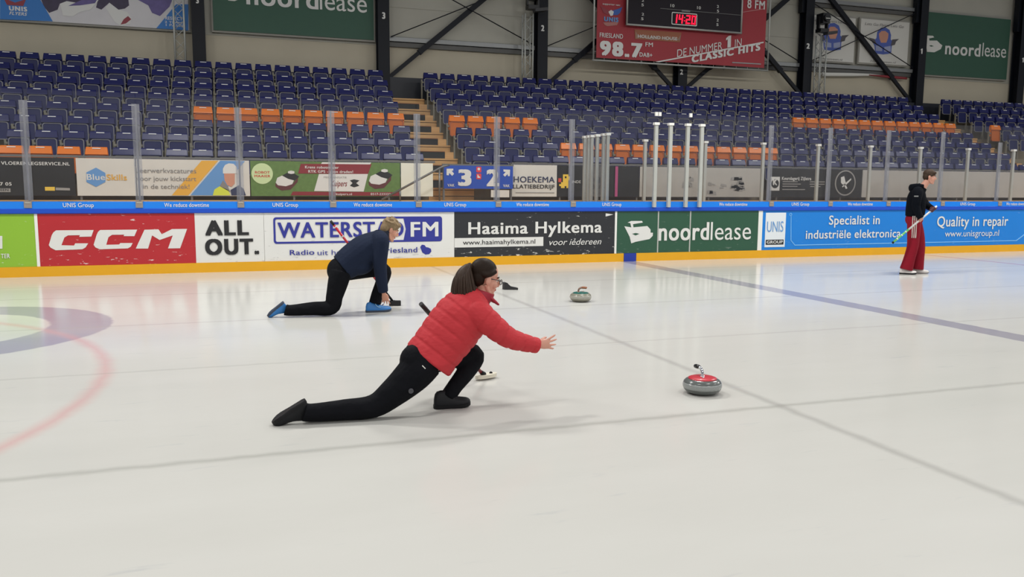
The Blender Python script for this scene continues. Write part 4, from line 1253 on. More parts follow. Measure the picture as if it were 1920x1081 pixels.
def dense(pts, rad, k):
    """Catmull-Rom resampling of a path with elliptical radii"""
    P = [Vector(p) for p in pts]
    Rr = [(r, r) if not isinstance(r, (list, tuple)) else tuple(r) for r in rad]
    Q, S = [], []
    for i in range(len(P) - 1):
        a, b_, c, d = P[max(i - 1, 0)], P[i], P[i + 1], P[min(i + 2, len(P) - 1)]
        ra, rb_, rc, rd = Rr[max(i - 1, 0)], Rr[i], Rr[i + 1], Rr[min(i + 2, len(P) - 1)]
        for j in range(k):
            t = j / k
            f = lambda q0, q1, q2, q3: 0.5 * ((2 * q1) + (q2 - q0) * t + (2 * q0 - 5 * q1 + 4 * q2 - q3) * t * t + (3 * q1 - q0 - 3 * q2 + q3) * t ** 3)
            Q.append(f(a, b_, c, d)); S.append((f(ra[0], rb_[0], rc[0], rd[0]), f(ra[1], rb_[1], rc[1], rd[1])))
    Q.append(P[-1]); S.append(Rr[-1])
    return Q, S

def quilted(mb, pts, rad, pitch, depth, ref=(0, 1, 0), n=22, k=14, phase=0.0):
    Q, S = dense(pts, rad, k)
    L_ = phase; S2 = []
    for i in range(len(Q)):
        if i: L_ += (Q[i] - Q[i - 1]).length
        g = abs(math.cos(math.pi * L_ / pitch)) ** 24
        S2.append((S[i][0] - depth * g, S[i][1] - depth * g))
    mb.tube(Q, S2, n, ref)

def head_shapes(mb, c, F, U, s):
    F, U, c = Vector(F).normalized(), Vector(U).normalized(), Vector(c)
    Lf = U.cross(F)
    p = lambda x, y, z: c + (F * x + Lf * y + U * z) * s
    e = lambda x, y, z, rx, ry, rz: mb.ell(p(x, y, z), F * rx * s, Lf * ry * s, U * rz * s, 18, 12)
    e(-0.012, 0, 0.045, 0.094, 0.074, 0.088)
    e(0.028, 0, -0.022, 0.064, 0.060, 0.078)
    e(0.040, 0, -0.070, 0.046, 0.046, 0.046)
    e(0.066, 0, -0.100, 0.026, 0.026, 0.020)
    e(0.072, 0, 0.026, 0.018, 0.050, 0.013)
    for sy in (-1, 1):
        e(0.058, sy * 0.034, -0.028, 0.030, 0.026, 0.030)
        e(-0.002, sy * 0.075, -0.004, 0.021, 0.010, 0.034)
        e(0.004, sy * 0.072, -0.030, 0.010, 0.007, 0.012)
        mb.tube([p(-0.006, sy * 0.060, -0.035), p(0.025, sy * 0.048, -0.082), p(0.062, sy * 0.016, -0.104)], [0.016 * s, 0.015 * s, 0.014 * s], 8, sub=3)
        e(0.098, sy * 0.011, -0.030, 0.012, 0.008, 0.008)
    mb.tube([p(0.082, 0, 0.022), p(0.097, 0, 0.0), p(0.112, 0, -0.024)], [0.009 * s, 0.010 * s, 0.011 * s], 10, sub=4)
    e(0.083, 0, -0.056, 0.011, 0.022, 0.007)
    e(0.081, 0, -0.068, 0.010, 0.020, 0.007)
    return p

def face_parts(person, p, s, skin_lip, brow, iris=None):
    for sy in (-1, 1):
        MB().ball(p(0.0745, sy * 0.032, 0.007), 0.0092 * s, 12, 8).build('eye', mat('eye_white', (225, 222, 216), 0.2), person)
        MB().ball(p(0.0785, sy * 0.0335, 0.007), 0.0064 * s, 10, 6).build('iris', mat('dark_iris', (40, 32, 28), 0.2), person)
        MB().tube([p(0.088, sy * 0.014, 0.030), p(0.084, sy * 0.034, 0.036), p(0.068, sy * 0.052, 0.030)], 0.0045 * s, 8, sub=3).build('eyebrow', brow, person)
    b = MB()
    b.tube([p(0.084, -0.022, -0.063), p(0.0915, -0.008, -0.061), p(0.0915, 0.008, -0.061), p(0.084, 0.022, -0.063)], 0.0045 * s, 8, sub=3)
    b.build('lips', skin_lip, person)

def hand_shapes(mb, wrist, D, T, N, spread=0.3, curl=(0.12, 0.15, 0.2, 0.2), s=1.0, thumb=(0.75, 0.6, 0.2)):
    D, T, N = Vector(D).normalized(), Vector(T).normalized(), Vector(N).normalized()
    w = Vector(wrist)
    mb.tube([w - D * 0.03 * s, w + D * 0.015 * s, w + D * 0.05 * s, w + D * 0.092 * s], [(0.024 * s, 0.020 * s), (0.027 * s, 0.019 * s), (0.037 * s, 0.017 * s), (0.040 * s, 0.013 * s)], 14, T, 3)
    for off, ln, cu in zip((0.031, 0.0105, -0.0105, -0.030), (0.070, 0.078, 0.072, 0.056), curl):
        q = w + D * 0.084 * s + T * off * s
        pts = [q]; d = (D + T * off * spread * 30).normalized(); ang = 0
        for seg in (0.45, 0.32, 0.23):
            ang += cu
            dd = (d * math.cos(ang) + N * math.sin(ang)).normalized()
            q = q + dd * ln * seg * s; pts.append(q)
        mb.tube(pts, [0.0095 * s, 0.0088 * s, 0.0080 * s, 0.0062 * s], 10, T, 2)
        mb.ball(pts[-1], 0.0064 * s, 8, 6)
    q = w + D * 0.022 * s + T * 0.024 * s
    a, b_, c = thumb
    d1 = (D * a + T * b_ + N * c).normalized(); d2_ = (D * (a + 0.5) + T * b_ * 0.5 + N * c).normalized()
    mb.tube([q, q + d1 * 0.036 * s, q + d1 * 0.036 * s + d2_ * 0.036 * s], [0.0135 * s, 0.0115 * s, 0.0085 * s], 10, T, 3)
    mb.ball(q + d1 * 0.036 * s + d2_ * 0.036 * s, 0.0086 * s, 8, 6)

def grip_shapes(mb, c, A_, O, wrist, s=1.0):
    """fist closed round a shaft along A_, back of hand on side O"""
    A_, c = Vector(A_).normalized(), Vector(c)
    O = Vector(O); O = (O - A_ * O.dot(A_)).normalized()
    B_ = A_.cross(O)
    pc = c + O * 0.026 * s
    mb.tube([Vector(wrist), (Vector(wrist) + pc) / 2, pc], [(0.026 * s, 0.022 * s), (0.030 * s, 0.018 * s), (0.040 * s, 0.015 * s)], 12, A_, 3)
    mb.ell(pc, A_ * 0.040 * s, O * 0.016 * s, B_ * 0.026 * s)
    for i, off in enumerate((0.033, 0.011, -0.011, -0.032)):
        pts = []
        for k in range(7):
            w = math.radians(20 + k * 38)
            pts.append(c + A_ * off * s + (O * math.cos(w) + B_ * math.sin(w)) * 0.024 * s)
        mb.tube(pts, [0.0095 * s] * 6 + [0.007 * s], 8, A_, 2)
    pts = [c + A_ * 0.03 * s + (O * math.cos(math.radians(-w)) + B_ * math.sin(math.radians(-w))) * 0.026 * s + A_ * 0.015 * s * k for k, w in enumerate((20, 70, 120))]
    mb.tube(pts, [0.013 * s, 0.011 * s, 0.009 * s], 8, A_, 2)

def shoe(person, heel, toe, U, width, m_up, m_sole, low=0.0, s=1.0, name='shoe'):
    """heel and toe are points of the sole line, U points from sole to ankle"""
    h, t = Vector(heel), Vector(toe)
    D = (t - h); Ln = D.length; D.normalize()
    U = Vector(U); U = (U - D * U.dot(D)).normalized()
    S_ = D.cross(U)
    st = [(0.0, 0.42, 0.050), (0.02, 0.62, 0.080), (0.07, 0.74, 0.098), (0.18, 0.80, 0.106), (0.30, 0.82, 0.104), (0.42, 0.88, 0.086), (0.55, 0.98, 0.066), (0.68, 1.05, 0.055), (0.80, 1.02, 0.049), (0.90, 0.86, 0.041), (0.96, 0.64, 0.031), (1.0, 0.36, 0.018)]
    n = 16
    spring = lambda x: 0.012 * s * max(0.0, (x - 0.72) / 0.28) ** 2
    vs, fs = [], []
    for x, w, hh in st:
        for k in range(n):
            a = 2 * math.pi * k / n
            ca, sa = math.cos(a), math.sin(a)
            ww = width * w * math.copysign(abs(ca) ** 0.8, ca)
            zz = hh * s * (sa if sa > 0 else sa * 0.25)
            narrow = 1 - 0.38 * max(0, sa) * (hh > 0.07)
            vs.append(h + D * (x * Ln) + S_ * ww * narrow + U * (0.020 * s + spring(x) + max(zz, -0.010 * s)))
    for i in range(len(st) - 1):
        for k in range(n):
            fs.append((i * n + k, i * n + (k + 1) % n, (i + 1) * n + (k + 1) % n, (i + 1) * n + k))
    fs += [tuple(reversed(range(n))), tuple((len(st) - 1) * n + k for k in range(n))]
    up = MB().add(vs, fs, True)
    sh = up.build(name, m_up, person)
    ol = [(-0.015, 0.34), (0.0, 0.56), (0.03, 0.74), (0.08, 0.86), (0.25, 0.88), (0.45, 0.90), (0.60, 1.04), (0.72, 1.12), (0.84, 1.06), (0.93, 0.86), (0.985, 0.58), (1.012, 0.3)]
    m_ = 2 * len(ol)
    rings = []
    for dz, sc in ((0.0, 0.93), (0.006, 1.0), (0.024, 1.0)):
        half = [h + D * (x * Ln) + S_ * width * w * sc + U * (dz * s + spring(x) - 0.003 * s * (0.35 < x < 0.55) * (dz == 0)) for x, w in ol]
        other = [h + D * (x * Ln) - S_ * width * w * sc + U * (dz * s + spring(x)) for x, w in reversed(ol)]
        rings += half + other
    so = MB().add(rings, [tuple(reversed(range(m_))), tuple(range(2 * m_, 3 * m_))] + [(r_ * m_ + i, r_ * m_ + (i + 1) % m_, (r_ + 1) * m_ + (i + 1) % m_, (r_ + 1) * m_ + i) for r_ in (0, 1) for i in range(m_)])
    so.build('sole', m_sole, sh)
    return sh

M_skin = mat('skin', (205, 150, 130), 0.5, noise=0.06, nscale=20)
M_skin_m = mat('ruddy_skin', (206, 148, 124), 0.5, noise=0.08, nscale=20)
M_lip = mat('lip', (176, 100, 94), 0.45)
M_redj = mat('red_padded_cloth', (188, 52, 59), 0.7, noise=0.06, nscale=7, bump=0.6, bscale=9, spec=0.25, stretch=(0.7, 1, 1.6))
M_blackt = mat('black_trouser_cloth', (13, 14, 19), 0.85, noise=0.15, nscale=10, bump=0.8, bscale=8, spec=0.15)
M_blackshoe = mat('black_shoe', (20, 21, 25), 0.55, spec=0.3)
M_soleb = mat('black_sole', (15, 15, 18), 0.6, spec=0.3)
M_brownhair = mat('dark_brown_hair', (36, 25, 18), 0.55, noise=0.35, nscale=26, bump=0.06, bscale=60, spec=0.16)
M_darkred = mat('dark_red_cloth', (150, 28, 48), 0.7)

def persona(mb, voxel, name, m, label):
    f = fuse(mb, voxel, 2)
    o = f.build(name, m)
    return tag(o, label, 'person')

# ---- woman in the red jacket
Yc = 5.46
bd = MB()
F, U = Vector((math.cos(math.radians(14)), 0, -math.sin(math.radians(14)))), Vector((math.sin(math.radians(14)), 0, math.cos(math.radians(14))))
hp = head_shapes(bd, (1.700, Yc, 0.900), F, U, 0.95)
torso = [(1.30, Yc, 0.37), (1.36, Yc, 0.44), (1.455, Yc, 0.557), (1.55, Yc, 0.67), (1.625, Yc, 0.745), (1.672, Yc, 0.79), (1.69, Yc, 0.86)]
bd.tube(torso, [(0.165, 0.14), (0.15, 0.135), (0.155, 0.145), (0.17, 0.135), (0.12, 0.09), (0.056, 0.056), (0.052, 0.052)], 20, (0, 1, 0), 4)
bd.ell((1.25, Yc, 0.36), (0.13, 0, 0.02), (0, 0.15, 0), (-0.02, 0, 0.13))
arm_n = [(1.615, 5.37, 0.715), (1.60, 5.30, 0.69), (1.69, 5.27, 0.60), (1.80, 5.27, 0.517), (1.92, 5.285, 0.475), (2.035, 5.30, 0.442)]
bd.tube(arm_n, [0.06, 0.06, 0.05, 0.042, 0.038, 0.027], 14, (0, 1, 0), 4)
hand_shapes(bd, (2.030, 5.30, 0.444), (1, 0.06, 0.10), (-0.05, 0, 1), (0.1, 1, 0.0), 0.42, (0.02, 0.06, 0.10, 0.16), 0.92, (0.75, 0.45, 0.5))
brA = Vector((1.303, 5.74, 0.706)); brB = Vector((1.905, 6.215, 0.055))
brd = (brB - brA).normalized()
gp = brA + (brB - brA) * 0.42
arm_f = [(1.64, 5.55, 0.715), (1.67, 5.62, 0.68), (1.65, 5.74, 0.56), (1.64, 5.80, 0.50), (1.60, 5.86, 0.46)]
bd.tube(arm_f, [0.06, 0.06, 0.045, 0.042, 0.030], 14, (0, 1, 0), 4)
grip_shapes(bd, gp, brd, (0.1, -0.4, 1), (1.60, 5.86, 0.46), 0.92)
leg_n = [(1.235, 5.385, 0.36), (1.15, 5.375, 0.27), (1.02, 5.37, 0.165), (0.895, 5.37, 0.088), (0.70, 5.385, 0.075), (0.52, 5.40, 0.066)]
bd.tube(leg_n, [0.10, 0.09, 0.072, 0.055, 0.048, 0.034], 14, (0, 1, 0), 4)
leg_f = [(1.30, 5.54, 0.36), (1.42, 5.565, 0.365), (1.55, 5.575, 0.365), (1.655, 5.575, 0.345), (1.585, 5.55, 0.235), (1.49, 5.525, 0.14), (1.43, 5.51, 0.07)]
bd.tube(leg_f, [0.09, 0.085, 0.07, 0.058, 0.05, 0.038, 0.032], 14, (0, 1, 0), 4)
woman = persona(bd, 0.0042, 'person', M_skin, 'woman in red padded jacket and glasses lunging low with one arm stretched forward')
face_parts(woman, hp, 0.95, M_lip, M_brownhair)
jk = MB()
quilted(jk, [(1.285, Yc, 0.350), (1.35, Yc, 0.43), (1.455, Yc, 0.557), (1.55, Yc, 0.67), (1.62, Yc, 0.74), (1.675, Yc, 0.782)],
        [(0.205, 0.182), (0.195, 0.182), (0.20, 0.192), (0.21, 0.182), (0.165, 0.135), (0.085, 0.085)], 0.082, 0.010)
quilted(jk, [(1.60, 5.40, 0.705), (1.60, 5.305, 0.69), (1.69, 5.27, 0.605), (1.80, 5.265, 0.520), (1.92, 5.28, 0.474), (2.025, 5.298, 0.444)],
        [0.095, 0.094, 0.086, 0.074, 0.063, 0.055], 0.080, 0.008)
quilted(jk, [(1.62, 5.52, 0.705), (1.66, 5.62, 0.68), (1.65, 5.74, 0.57), (1.64, 5.80, 0.51), (1.61, 5.85, 0.47)],
        [0.095, 0.092, 0.08, 0.072, 0.056], 0.075, 0.006)
fuse(jk, 0.006, 2).build('jacket', M_redj, woman)
co = MB()
co.tube([(1.655, Yc, 0.765), (1.69, Yc, 0.795), (1.700, Yc, 0.814)], [(0.078, 0.078), (0.070, 0.068), (0.068, 0.064)], 18, (0, 1, 0), 2)
co.tube([(1.72, 5.43, 0.775), (1.755, 5.42, 0.745), (1.783, 5.42, 0.722)], [(0.03, 0.016), (0.026, 0.012), (0.012, 0.007)], 10, (0, 1, 0), 3)
co.tube([(1.72, 5.49, 0.775), (1.755, 5.50, 0.745), (1.778, 5.50, 0.728)], [(0.03, 0.016), (0.026, 0.012), (0.012, 0.007)], 10, (0, 1, 0), 3)
fuse(co, 0.004, 2).build('collar', M_darkred, woman, 'dark red collar of the jacket')
# hem tail dropping forward between the legs
tw = MB()
tw.ell((1.245, Yc, 0.365), (0.128, 0, -0.02), (0, 0.172, 0), (0.02, 0, 0.142), 20, 14)
tw.ell((1.185, 5.40, 0.365), (0.105, 0, 0.02), (0, 0.115, 0), (-0.02, 0, 0.115), 16, 12)
tw.tube([(1.25, 5.40, 0.36), (1.165, 5.378, 0.28), (1.03, 5.372, 0.17), (0.895, 5.372, 0.087), (0.70, 5.386, 0.074), (0.50, 5.40, 0.068), (0.448, 5.403, 0.076)],
        [0.128, 0.122, 0.098, 0.078, 0.069, 0.060, 0.062], 20, (0, 1, 0), 5)
tw.tube([(1.29, 5.53, 0.36), (1.42, 5.56, 0.36), (1.55, 5.575, 0.358), (1.648, 5.575, 0.335), (1.585, 5.552, 0.235), (1.495, 5.526, 0.14), (1.440, 5.513, 0.070)],
        [0.120, 0.110, 0.092, 0.078, 0.066, 0.056, 0.058], 20, (0, 1, 0), 5)
tr_w = fuse(tw, 0.007, 3).build('trousers', M_blackt, woman)
MB().obox((1.213, 5.268, 0.352), (0.010, 0, -0.011), (0, 0.004, 0), (0.0022, 0, 0.002)).build('pocket_zip', M_white, tr_w)
MB().tube([(1.125, 5.260, 0.196), (1.125, 5.274, 0.200)], 0.017, 14).build('round_patch', mat('patch_grey', (78, 78, 84), 0.6), tr_w)
shoe(woman, (0.452, 5.405, 0.160), (0.240, 5.418, 0.036), (0.47, 0, -0.88), 0.045, M_blackshoe, M_soleb, s=1.0)
shoe(woman, (1.338, 5.50, 0.001), (1.592, 5.485, 0.001), (0, 0, 1), 0.044, M_blackshoe, M_soleb)
# hair
hr_ = MB()
pp = lambda x, y, z: hp(x, y, z)
Lf = U.cross(F)
hr_.ell(hp(-0.033, 0, 0.060), F * 0.097, Lf * 0.078, U * 0.086, 24, 16)
hr_.ell(hp(-0.060, 0, 0.010), F * 0.058, Lf * 0.070, U * 0.075, 20, 12)
for sy in (-1, 1):
    hr_.tube([hp(0.040, sy * 0.056, 0.075), hp(0.004, sy * 0.074, 0.050), hp(-0.04, sy * 0.070, 0.035), hp(-0.09, sy * 0.03, 0.07)], [0.018, 0.020, 0.022, 0.02], 10, sub=4)
hair = fuse(hr_, 0.005, 3).build('hair', M_brownhair, woman)
tl = MB()
rnd = random.Random(3)
core = MB().tube([(1.605, Yc, 0.985), (1.572, Yc, 0.985), (1.540, Yc - 0.008, 0.935), (1.538, Yc - 0.012, 0.870), (1.542, Yc - 0.014, 0.815), (1.546, Yc - 0.014, 0.785)],
                 [(0.018, 0.018), (0.034, 0.030), (0.058, 0.056), (0.072, 0.074), (0.076, 0.084), (0.060, 0.074)], 18, (0, 1, 0), 4)
core = fuse(core, 0.007, 3)
tl.add(core.v, core.f, True)
for i in range(150):
    w = rnd.uniform(0, 2 * math.pi); rr = rnd.uniform(0.80, 1.03)
    cw, sw = math.cos(w) * rr, math.sin(w) * rr
    p0 = (1.606, Yc + 0.014 * sw, 0.984 + 0.014 * cw)
    p1 = (1.572 - 0.012 * abs(cw) + 0.020 * cw, Yc + 0.034 * sw, 0.985 + 0.028 * cw)
    p2 = (1.540 + 0.056 * cw, Yc - 0.008 + 0.058 * sw, 0.935 + 0.012 * cw)
    p3 = (1.538 + 0.076 * cw, Yc - 0.012 + 0.074 * sw, 0.868)
    p4 = (1.542 + 0.088 * cw, Yc - 0.014 + 0.078 * sw, 0.810)
    p5 = (1.546 + 0.090 * cw + rnd.uniform(-.01, .01), Yc - 0.014 + 0.076 * sw, 0.772 + rnd.uniform(-0.022, 0.014) + 0.02 * (cw > 0.3))
    tl.tube([p0, p1, p2, p3, p4, p5], [0.004, 0.006, 0.007, 0.007, 0.006, 0.0015], 5, (0, 1, 0), 3)
tail = tl.build('ponytail', mat('brown_ponytail_hair', (56, 42, 33), 0.5, noise=0.4, nscale=30, spec=0.25), hair)
MB().tube([(1.616, Yc, 0.972), (1.598, Yc, 0.990)], 0.021, 14, (0, 1, 0)).build('hair_band', mat('shiny_band', (150, 150, 140), 0.25, 0.6), hair)
# glasses
gl_ = MB()
for sy in (-1, 1):
    ring = [hp(0.108, sy * 0.034 + 0.024 * math.cos(a) * 1.0, 0.004 + 0.019 * math.sin(a)) for a in [2 * math.pi * k / 16 for k in range(17)]]
    gl_.tube(ring, 0.0026, 6, F, 1, False)
    gl_.tube([hp(0.107, sy * 0.058, 0.012), hp(0.06, sy * 0.071, 0.014), hp(-0.005, sy * 0.079, 0.012)], 0.0028, 6, U, 3)
gl_.tube([hp(0.108, -0.011, 0.006), hp(0.113, 0, 0.009), hp(0.108, 0.011, 0.006)], 0.0025, 6, U, 3)
gg = gl_.build('glasses', mat('black_frame', (18, 18, 20), 0.3), woman)
for sy in (-1, 1):
    lens = [hp(0.1085, sy * 0.034 + 0.022 * math.cos(a), 0.004 + 0.017 * math.sin(a)) for a in [2 * math.pi * k / 16 for k in range(16)]]
    MB().add(lens, [tuple(range(16))]).build('lens', glass_mat('spectacle_lens', (0.97, 0.97, 0.97, 1), 0.01, 0.8) if 'lens_m' not in MATS else MATS['lens_m'], gg)

# woman's broom
bw = thing('curling_broom', (1.6, 6.0, 0.0), 'curling broom with white oval head held behind the woman in red', 'broom')
MB().tube([brA, brA + brd * 0.13], 0.0165, 12).build('grip', mat('rubber_grip', (24, 24, 27), 0.6), bw)
MB().tube([brA + brd * 0.13, brA + brd * 0.15], 0.0155, 12).build('band', mat('pink_band', (190, 110, 112), 0.4), bw)
MB().tube([brA + brd * 0.15, brB], 0.0135, 12).build('shaft', mat('maroon_shaft', (120, 30, 40), 0.35), bw)
hd_ = MB()
hd_.prism([(0.105 * math.cos(a), 0.034 * math.sin(a) if abs(math.sin(a)) < 2 else 0) for a in [2 * math.pi * k / 24 for k in range(24)]], -0.014, 0.014)
hv = []
cc = Vector((1.945, 6.235, 0.028))
ax = Vector((0.94, 0.34, 0)); ay = Vector((-0.34, 0.94, 0))
hd_.v = [tuple(cc + ax * x + ay * z * 1.25 + Vector((0, 0, -y))) for x, y, z in hd_.v]
bh = hd_.build('head', mat('cream_plastic', (216, 210, 192), 0.45), bw)
MB().ball(cc + ax * 0.05 + Vector((0, -0.0, 0.014)), 0.014).build('bolt', M_soleb, bh)
MB().tube([brB - brd * 0.02, cc + ax * -0.02 + Vector((0, 0, 0.012))], [0.016, 0.022], 10).build('hinge', M_soleb, bw)

# ---- man in the navy jacket
Yc = 9.97
bd = MB()
an = math.radians(26)
F, U = Vector((math.cos(an), 0, -math.sin(an))), Vector((math.sin(an), 0, math.cos(an)))
hm = head_shapes(bd, (1.892, Yc, 0.998), F, U, 1.04)
bd.tube([(1.30, Yc, 0.54), (1.42, Yc, 0.64), (1.60, Yc, 0.775), (1.74, Yc, 0.875), (1.82, Yc, 0.93), (1.875, Yc, 0.985)], [(0.16, 0.13), (0.165, 0.14), (0.18, 0.15), (0.15, 0.11), (0.065, 0.065), (0.06, 0.06)], 20, (0, 1, 0), 4)
bd.ell((1.275, Yc, 0.51), (0.13, 0, 0), (0, 0.15, 0), (0, 0, 0.13))
bd.tube([(1.75, 9.86, 0.90), (1.75, 9.80, 0.87), (1.735, 9.78, 0.74), (1.728, 9.78, 0.61), (1.755, 9.83, 0.43), (1.786, 9.88, 0.25)], [0.065, 0.065, 0.055, 0.047, 0.042, 0.03], 14, (0, 1, 0), 4)
hand_shapes(bd, (1.790, 9.885, 0.242), (0.24, 0.30, -0.93), (0.9, -0.3, 0.1), (-0.2, 0.85, 0.2), 0.22, (0.05, 0.14, 0.25, 0.3), 1.02, (0.8, 0.45, 0.35))
mA, mB = Vector((1.213, 10.2, 1.103)), Vector((2.015, 10.47, 0.05))
md = (mB - mA).normalized()
mg = mA + (mB - mA) * 0.55
bd.tube([(1.78, 10.08, 0.90), (1.80, 10.14, 0.87), (1.74, 10.24, 0.72), (1.70, 10.30, 0.62), (1.67, 10.33, 0.57)], [0.065, 0.065, 0.055, 0.045, 0.03], 14, (0, 1, 0), 4)
grip_shapes(bd, mg, md, (0.1, -0.3, 1), (1.67, 10.33, 0.57), 1.0)
bd.tube([(1.275, 9.89, 0.50), (1.235, 9.87, 0.36), (1.195, 9.86, 0.22), (1.16, 9.86, 0.098), (0.95, 9.875, 0.092), (0.72, 9.90, 0.074)], [0.10, 0.09, 0.075, 0.062, 0.055, 0.04], 14, (0, 1, 0), 4)
bd.tube([(1.33, 10.05, 0.50), (1.52, 10.07, 0.52), (1.72, 10.08, 0.525), (1.845, 10.08, 0.50), (1.80, 10.06, 0.36), (1.735, 10.04, 0.20), (1.70, 10.03, 0.10)], [0.10, 0.09, 0.075, 0.066, 0.056, 0.045, 0.038], 14, (0, 1, 0), 4)
man = persona(bd, 0.0052, 'person', M_skin_m, 'grey haired man in navy jacket and bright blue shoes kneeling on one knee')
M_greyhair = mat('grey_brown_hair', (136, 116, 88), 0.6, noise=0.35, nscale=30, bump=0.12, bscale=50, spec=0.2)
face_parts(man, hm, 1.04, M_lip, M_greyhair)
M_navyj = mat('navy_cloth', (25, 34, 54), 0.85, noise=0.08, nscale=6, bump=0.5, bscale=8, spec=0.2)
jk = MB()
jk.tube([(1.31, Yc, 0.555), (1.42, Yc, 0.635), (1.60, Yc, 0.765), (1.74, Yc, 0.872), (1.825, Yc, 0.935)], [(0.185, 0.165), (0.20, 0.19), (0.215, 0.195), (0.18, 0.135), (0.085, 0.08)], 22, (0, 1, 0), 5)
jk.ell((1.50, Yc, 0.585), (0.19, 0, 0.02), (0, 0.19, 0), (-0.02, 0, 0.125), 20, 12)
jk.tube([(1.74, 9.88, 0.90), (1.748, 9.80, 0.87), (1.735, 9.78, 0.74), (1.728, 9.78, 0.61), (1.752, 9.83, 0.43), (1.782, 9.875, 0.265)], [0.105, 0.100, 0.092, 0.082, 0.072, 0.060], 18, (0, 1, 0), 5)
jk.tube([(1.76, 10.06, 0.90), (1.80, 10.14, 0.87), (1.74, 10.24, 0.72), (1.70, 10.30, 0.62), (1.675, 10.325, 0.58)], [0.105, 0.098, 0.088, 0.076, 0.058], 18, (0, 1, 0), 5)
fuse(jk, 0.008, 3).build('jacket', M_navyj, man)
co = MB().tube([(1.805, Yc, 0.93), (1.845, Yc, 0.962), (1.865, Yc, 0.985)], [(0.085, 0.082), (0.078, 0.074), (0.075, 0.070)], 18, (0, 1, 0), 2)
co.build('collar', mat('dark_navy_cloth', (22, 30, 48), 0.75), man)
tw = MB()
tw.ell((1.275, Yc, 0.525), (0.145, 0, -0.02), (0, 0.175, 0), (0.02, 0, 0.155), 20, 14)
tw.tube([(1.28, 9.90, 0.51), (1.24, 9.875, 0.37), (1.20, 9.865, 0.23), (1.16, 9.862, 0.100), (0.95, 9.876, 0.092), (0.70, 9.90, 0.078), (0.635, 9.908, 0.088)], [0.13, 0.118, 0.100, 0.090, 0.080, 0.066, 0.068], 20, (0, 1, 0), 5)
tw.tube([(1.33, 10.04, 0.51), (1.52, 10.065, 0.515), (1.72, 10.08, 0.515), (1.835, 10.08, 0.49), (1.80, 10.06, 0.36), (1.74, 10.042, 0.22), (1.705, 10.032, 0.100)], [0.125, 0.112, 0.096, 0.086, 0.078, 0.072, 0.075], 20, (0, 1, 0), 5)
tr_m = fuse(tw, 0.009, 3).build('trousers', M_blackt, man)
M_blueshoe = mat('bright_blue_shoe', (44, 118, 186), 0.45)
M_darksole = mat('slate_sole', (52, 62, 80), 0.5)
sa = shoe(man, (0.612, 9.925, 0.184), (0.425, 9.945, 0.034), (0.58, 0, -0.81), 0.046, M_blueshoe, M_darksole, s=0.98)
sb_ = shoe(man, (1.590, 10.01, 0.001), (1.895, 10.0, 0.001), (0, 0, 1), 0.048, M_blueshoe, M_darksole)
MB().tube([(1.70, 9.968, 0.105), (1.72, 9.958, 0.075), (1.76, 9.953, 0.06)], 0.004, 6, sub=3).build('piping', mat('pale_piping', (160, 200, 220), 0.5), sb_)
MB().tube([(1.785, 9.985, 0.085), (1.80, 10.0, 0.09), (1.81, 10.02, 0.085)], 0.006, 6, sub=2).build('lace', mat('lace_blue', (30, 70, 130), 0.6), sb_)
hr_ = MB()
Lf = U.cross(F)
hr_.ell(hm(-0.020, 0, 0.056), F * 0.108, Lf * 0.086, U * 0.092, 24, 16)
hr_.ell(hm(-0.058, 0, 0.005), F * 0.066, Lf * 0.080, U * 0.085, 20, 12)
hr_.ell(hm(0.050, 0, 0.092), F * 0.052, Lf * 0.064, U * 0.034, 16, 10)
for i in range(40):
    a, b_ = rnd.uniform(-2.6, 2.6), rnd.uniform(0.2, 1.35)
    d = F * math.cos(a) * math.cos(b_) * 0.104 + Lf * math.sin(a) * math.cos(b_) * 0.086 + U * math.sin(b_) * 0.096
    q = hm(-0.020, 0, 0.056) + d
    hr_.tube([q - F * 0.02, q, q + F * 0.028 - U * 0.008], [0.012, 0.011, 0.004], 7, (0, 1, 0), 2)
for sy in (-1, 1):
    hr_.tube([hm(0.02, sy * 0.074, 0.05), hm(0.012, sy * 0.077, 0.012)], [0.016, 0.010], 8)
fuse(hr_, 0.0055, 2).build('hair', M_greyhair, man)
bm_ = thing('curling_broom', (1.6, 10.3, 0.0), 'red curling broom with black brush held behind the kneeling man', 'broom')
MB().tube([mA, mA + md * 0.06], 0.017, 12).build('grip', mat('rubber_grip', (24, 24, 27), 0.6), bm_)
M_redsh = mat('red_shaft', (196, 34, 48), 0.3)
MB().tube([mA + md * 0.06, mA + md * 0.95], 0.0145, 12).build('shaft', M_redsh, bm_)
for d0 in (0.085, 0.235):
    MB().tube([mA + md * d0, mA + md * (d0 + 0.018)], 0.0152, 12).build('white_band', M_white, bm_)
MB().tube([mA + md * 0.95, mB], 0.0145, 12).build('lower_shaft', M_soleb, bm_)
cc = Vector((2.035, 10.46, 0.035))
ax = Vector((0.98, -0.12, -0.02)); ay = Vector((0.12, 0.98, 0))
bh = MB().obox(cc, ax * 0.075, ay * 0.035, Vector((0.0, 0, 0.030))).build('brush', mat('brush_black', (22, 22, 24), 0.6), bm_)
MB().tube([mB, cc + Vector((0, 0, 0.02))], [0.015, 0.02], 10).build('hinge', M_soleb, bm_)

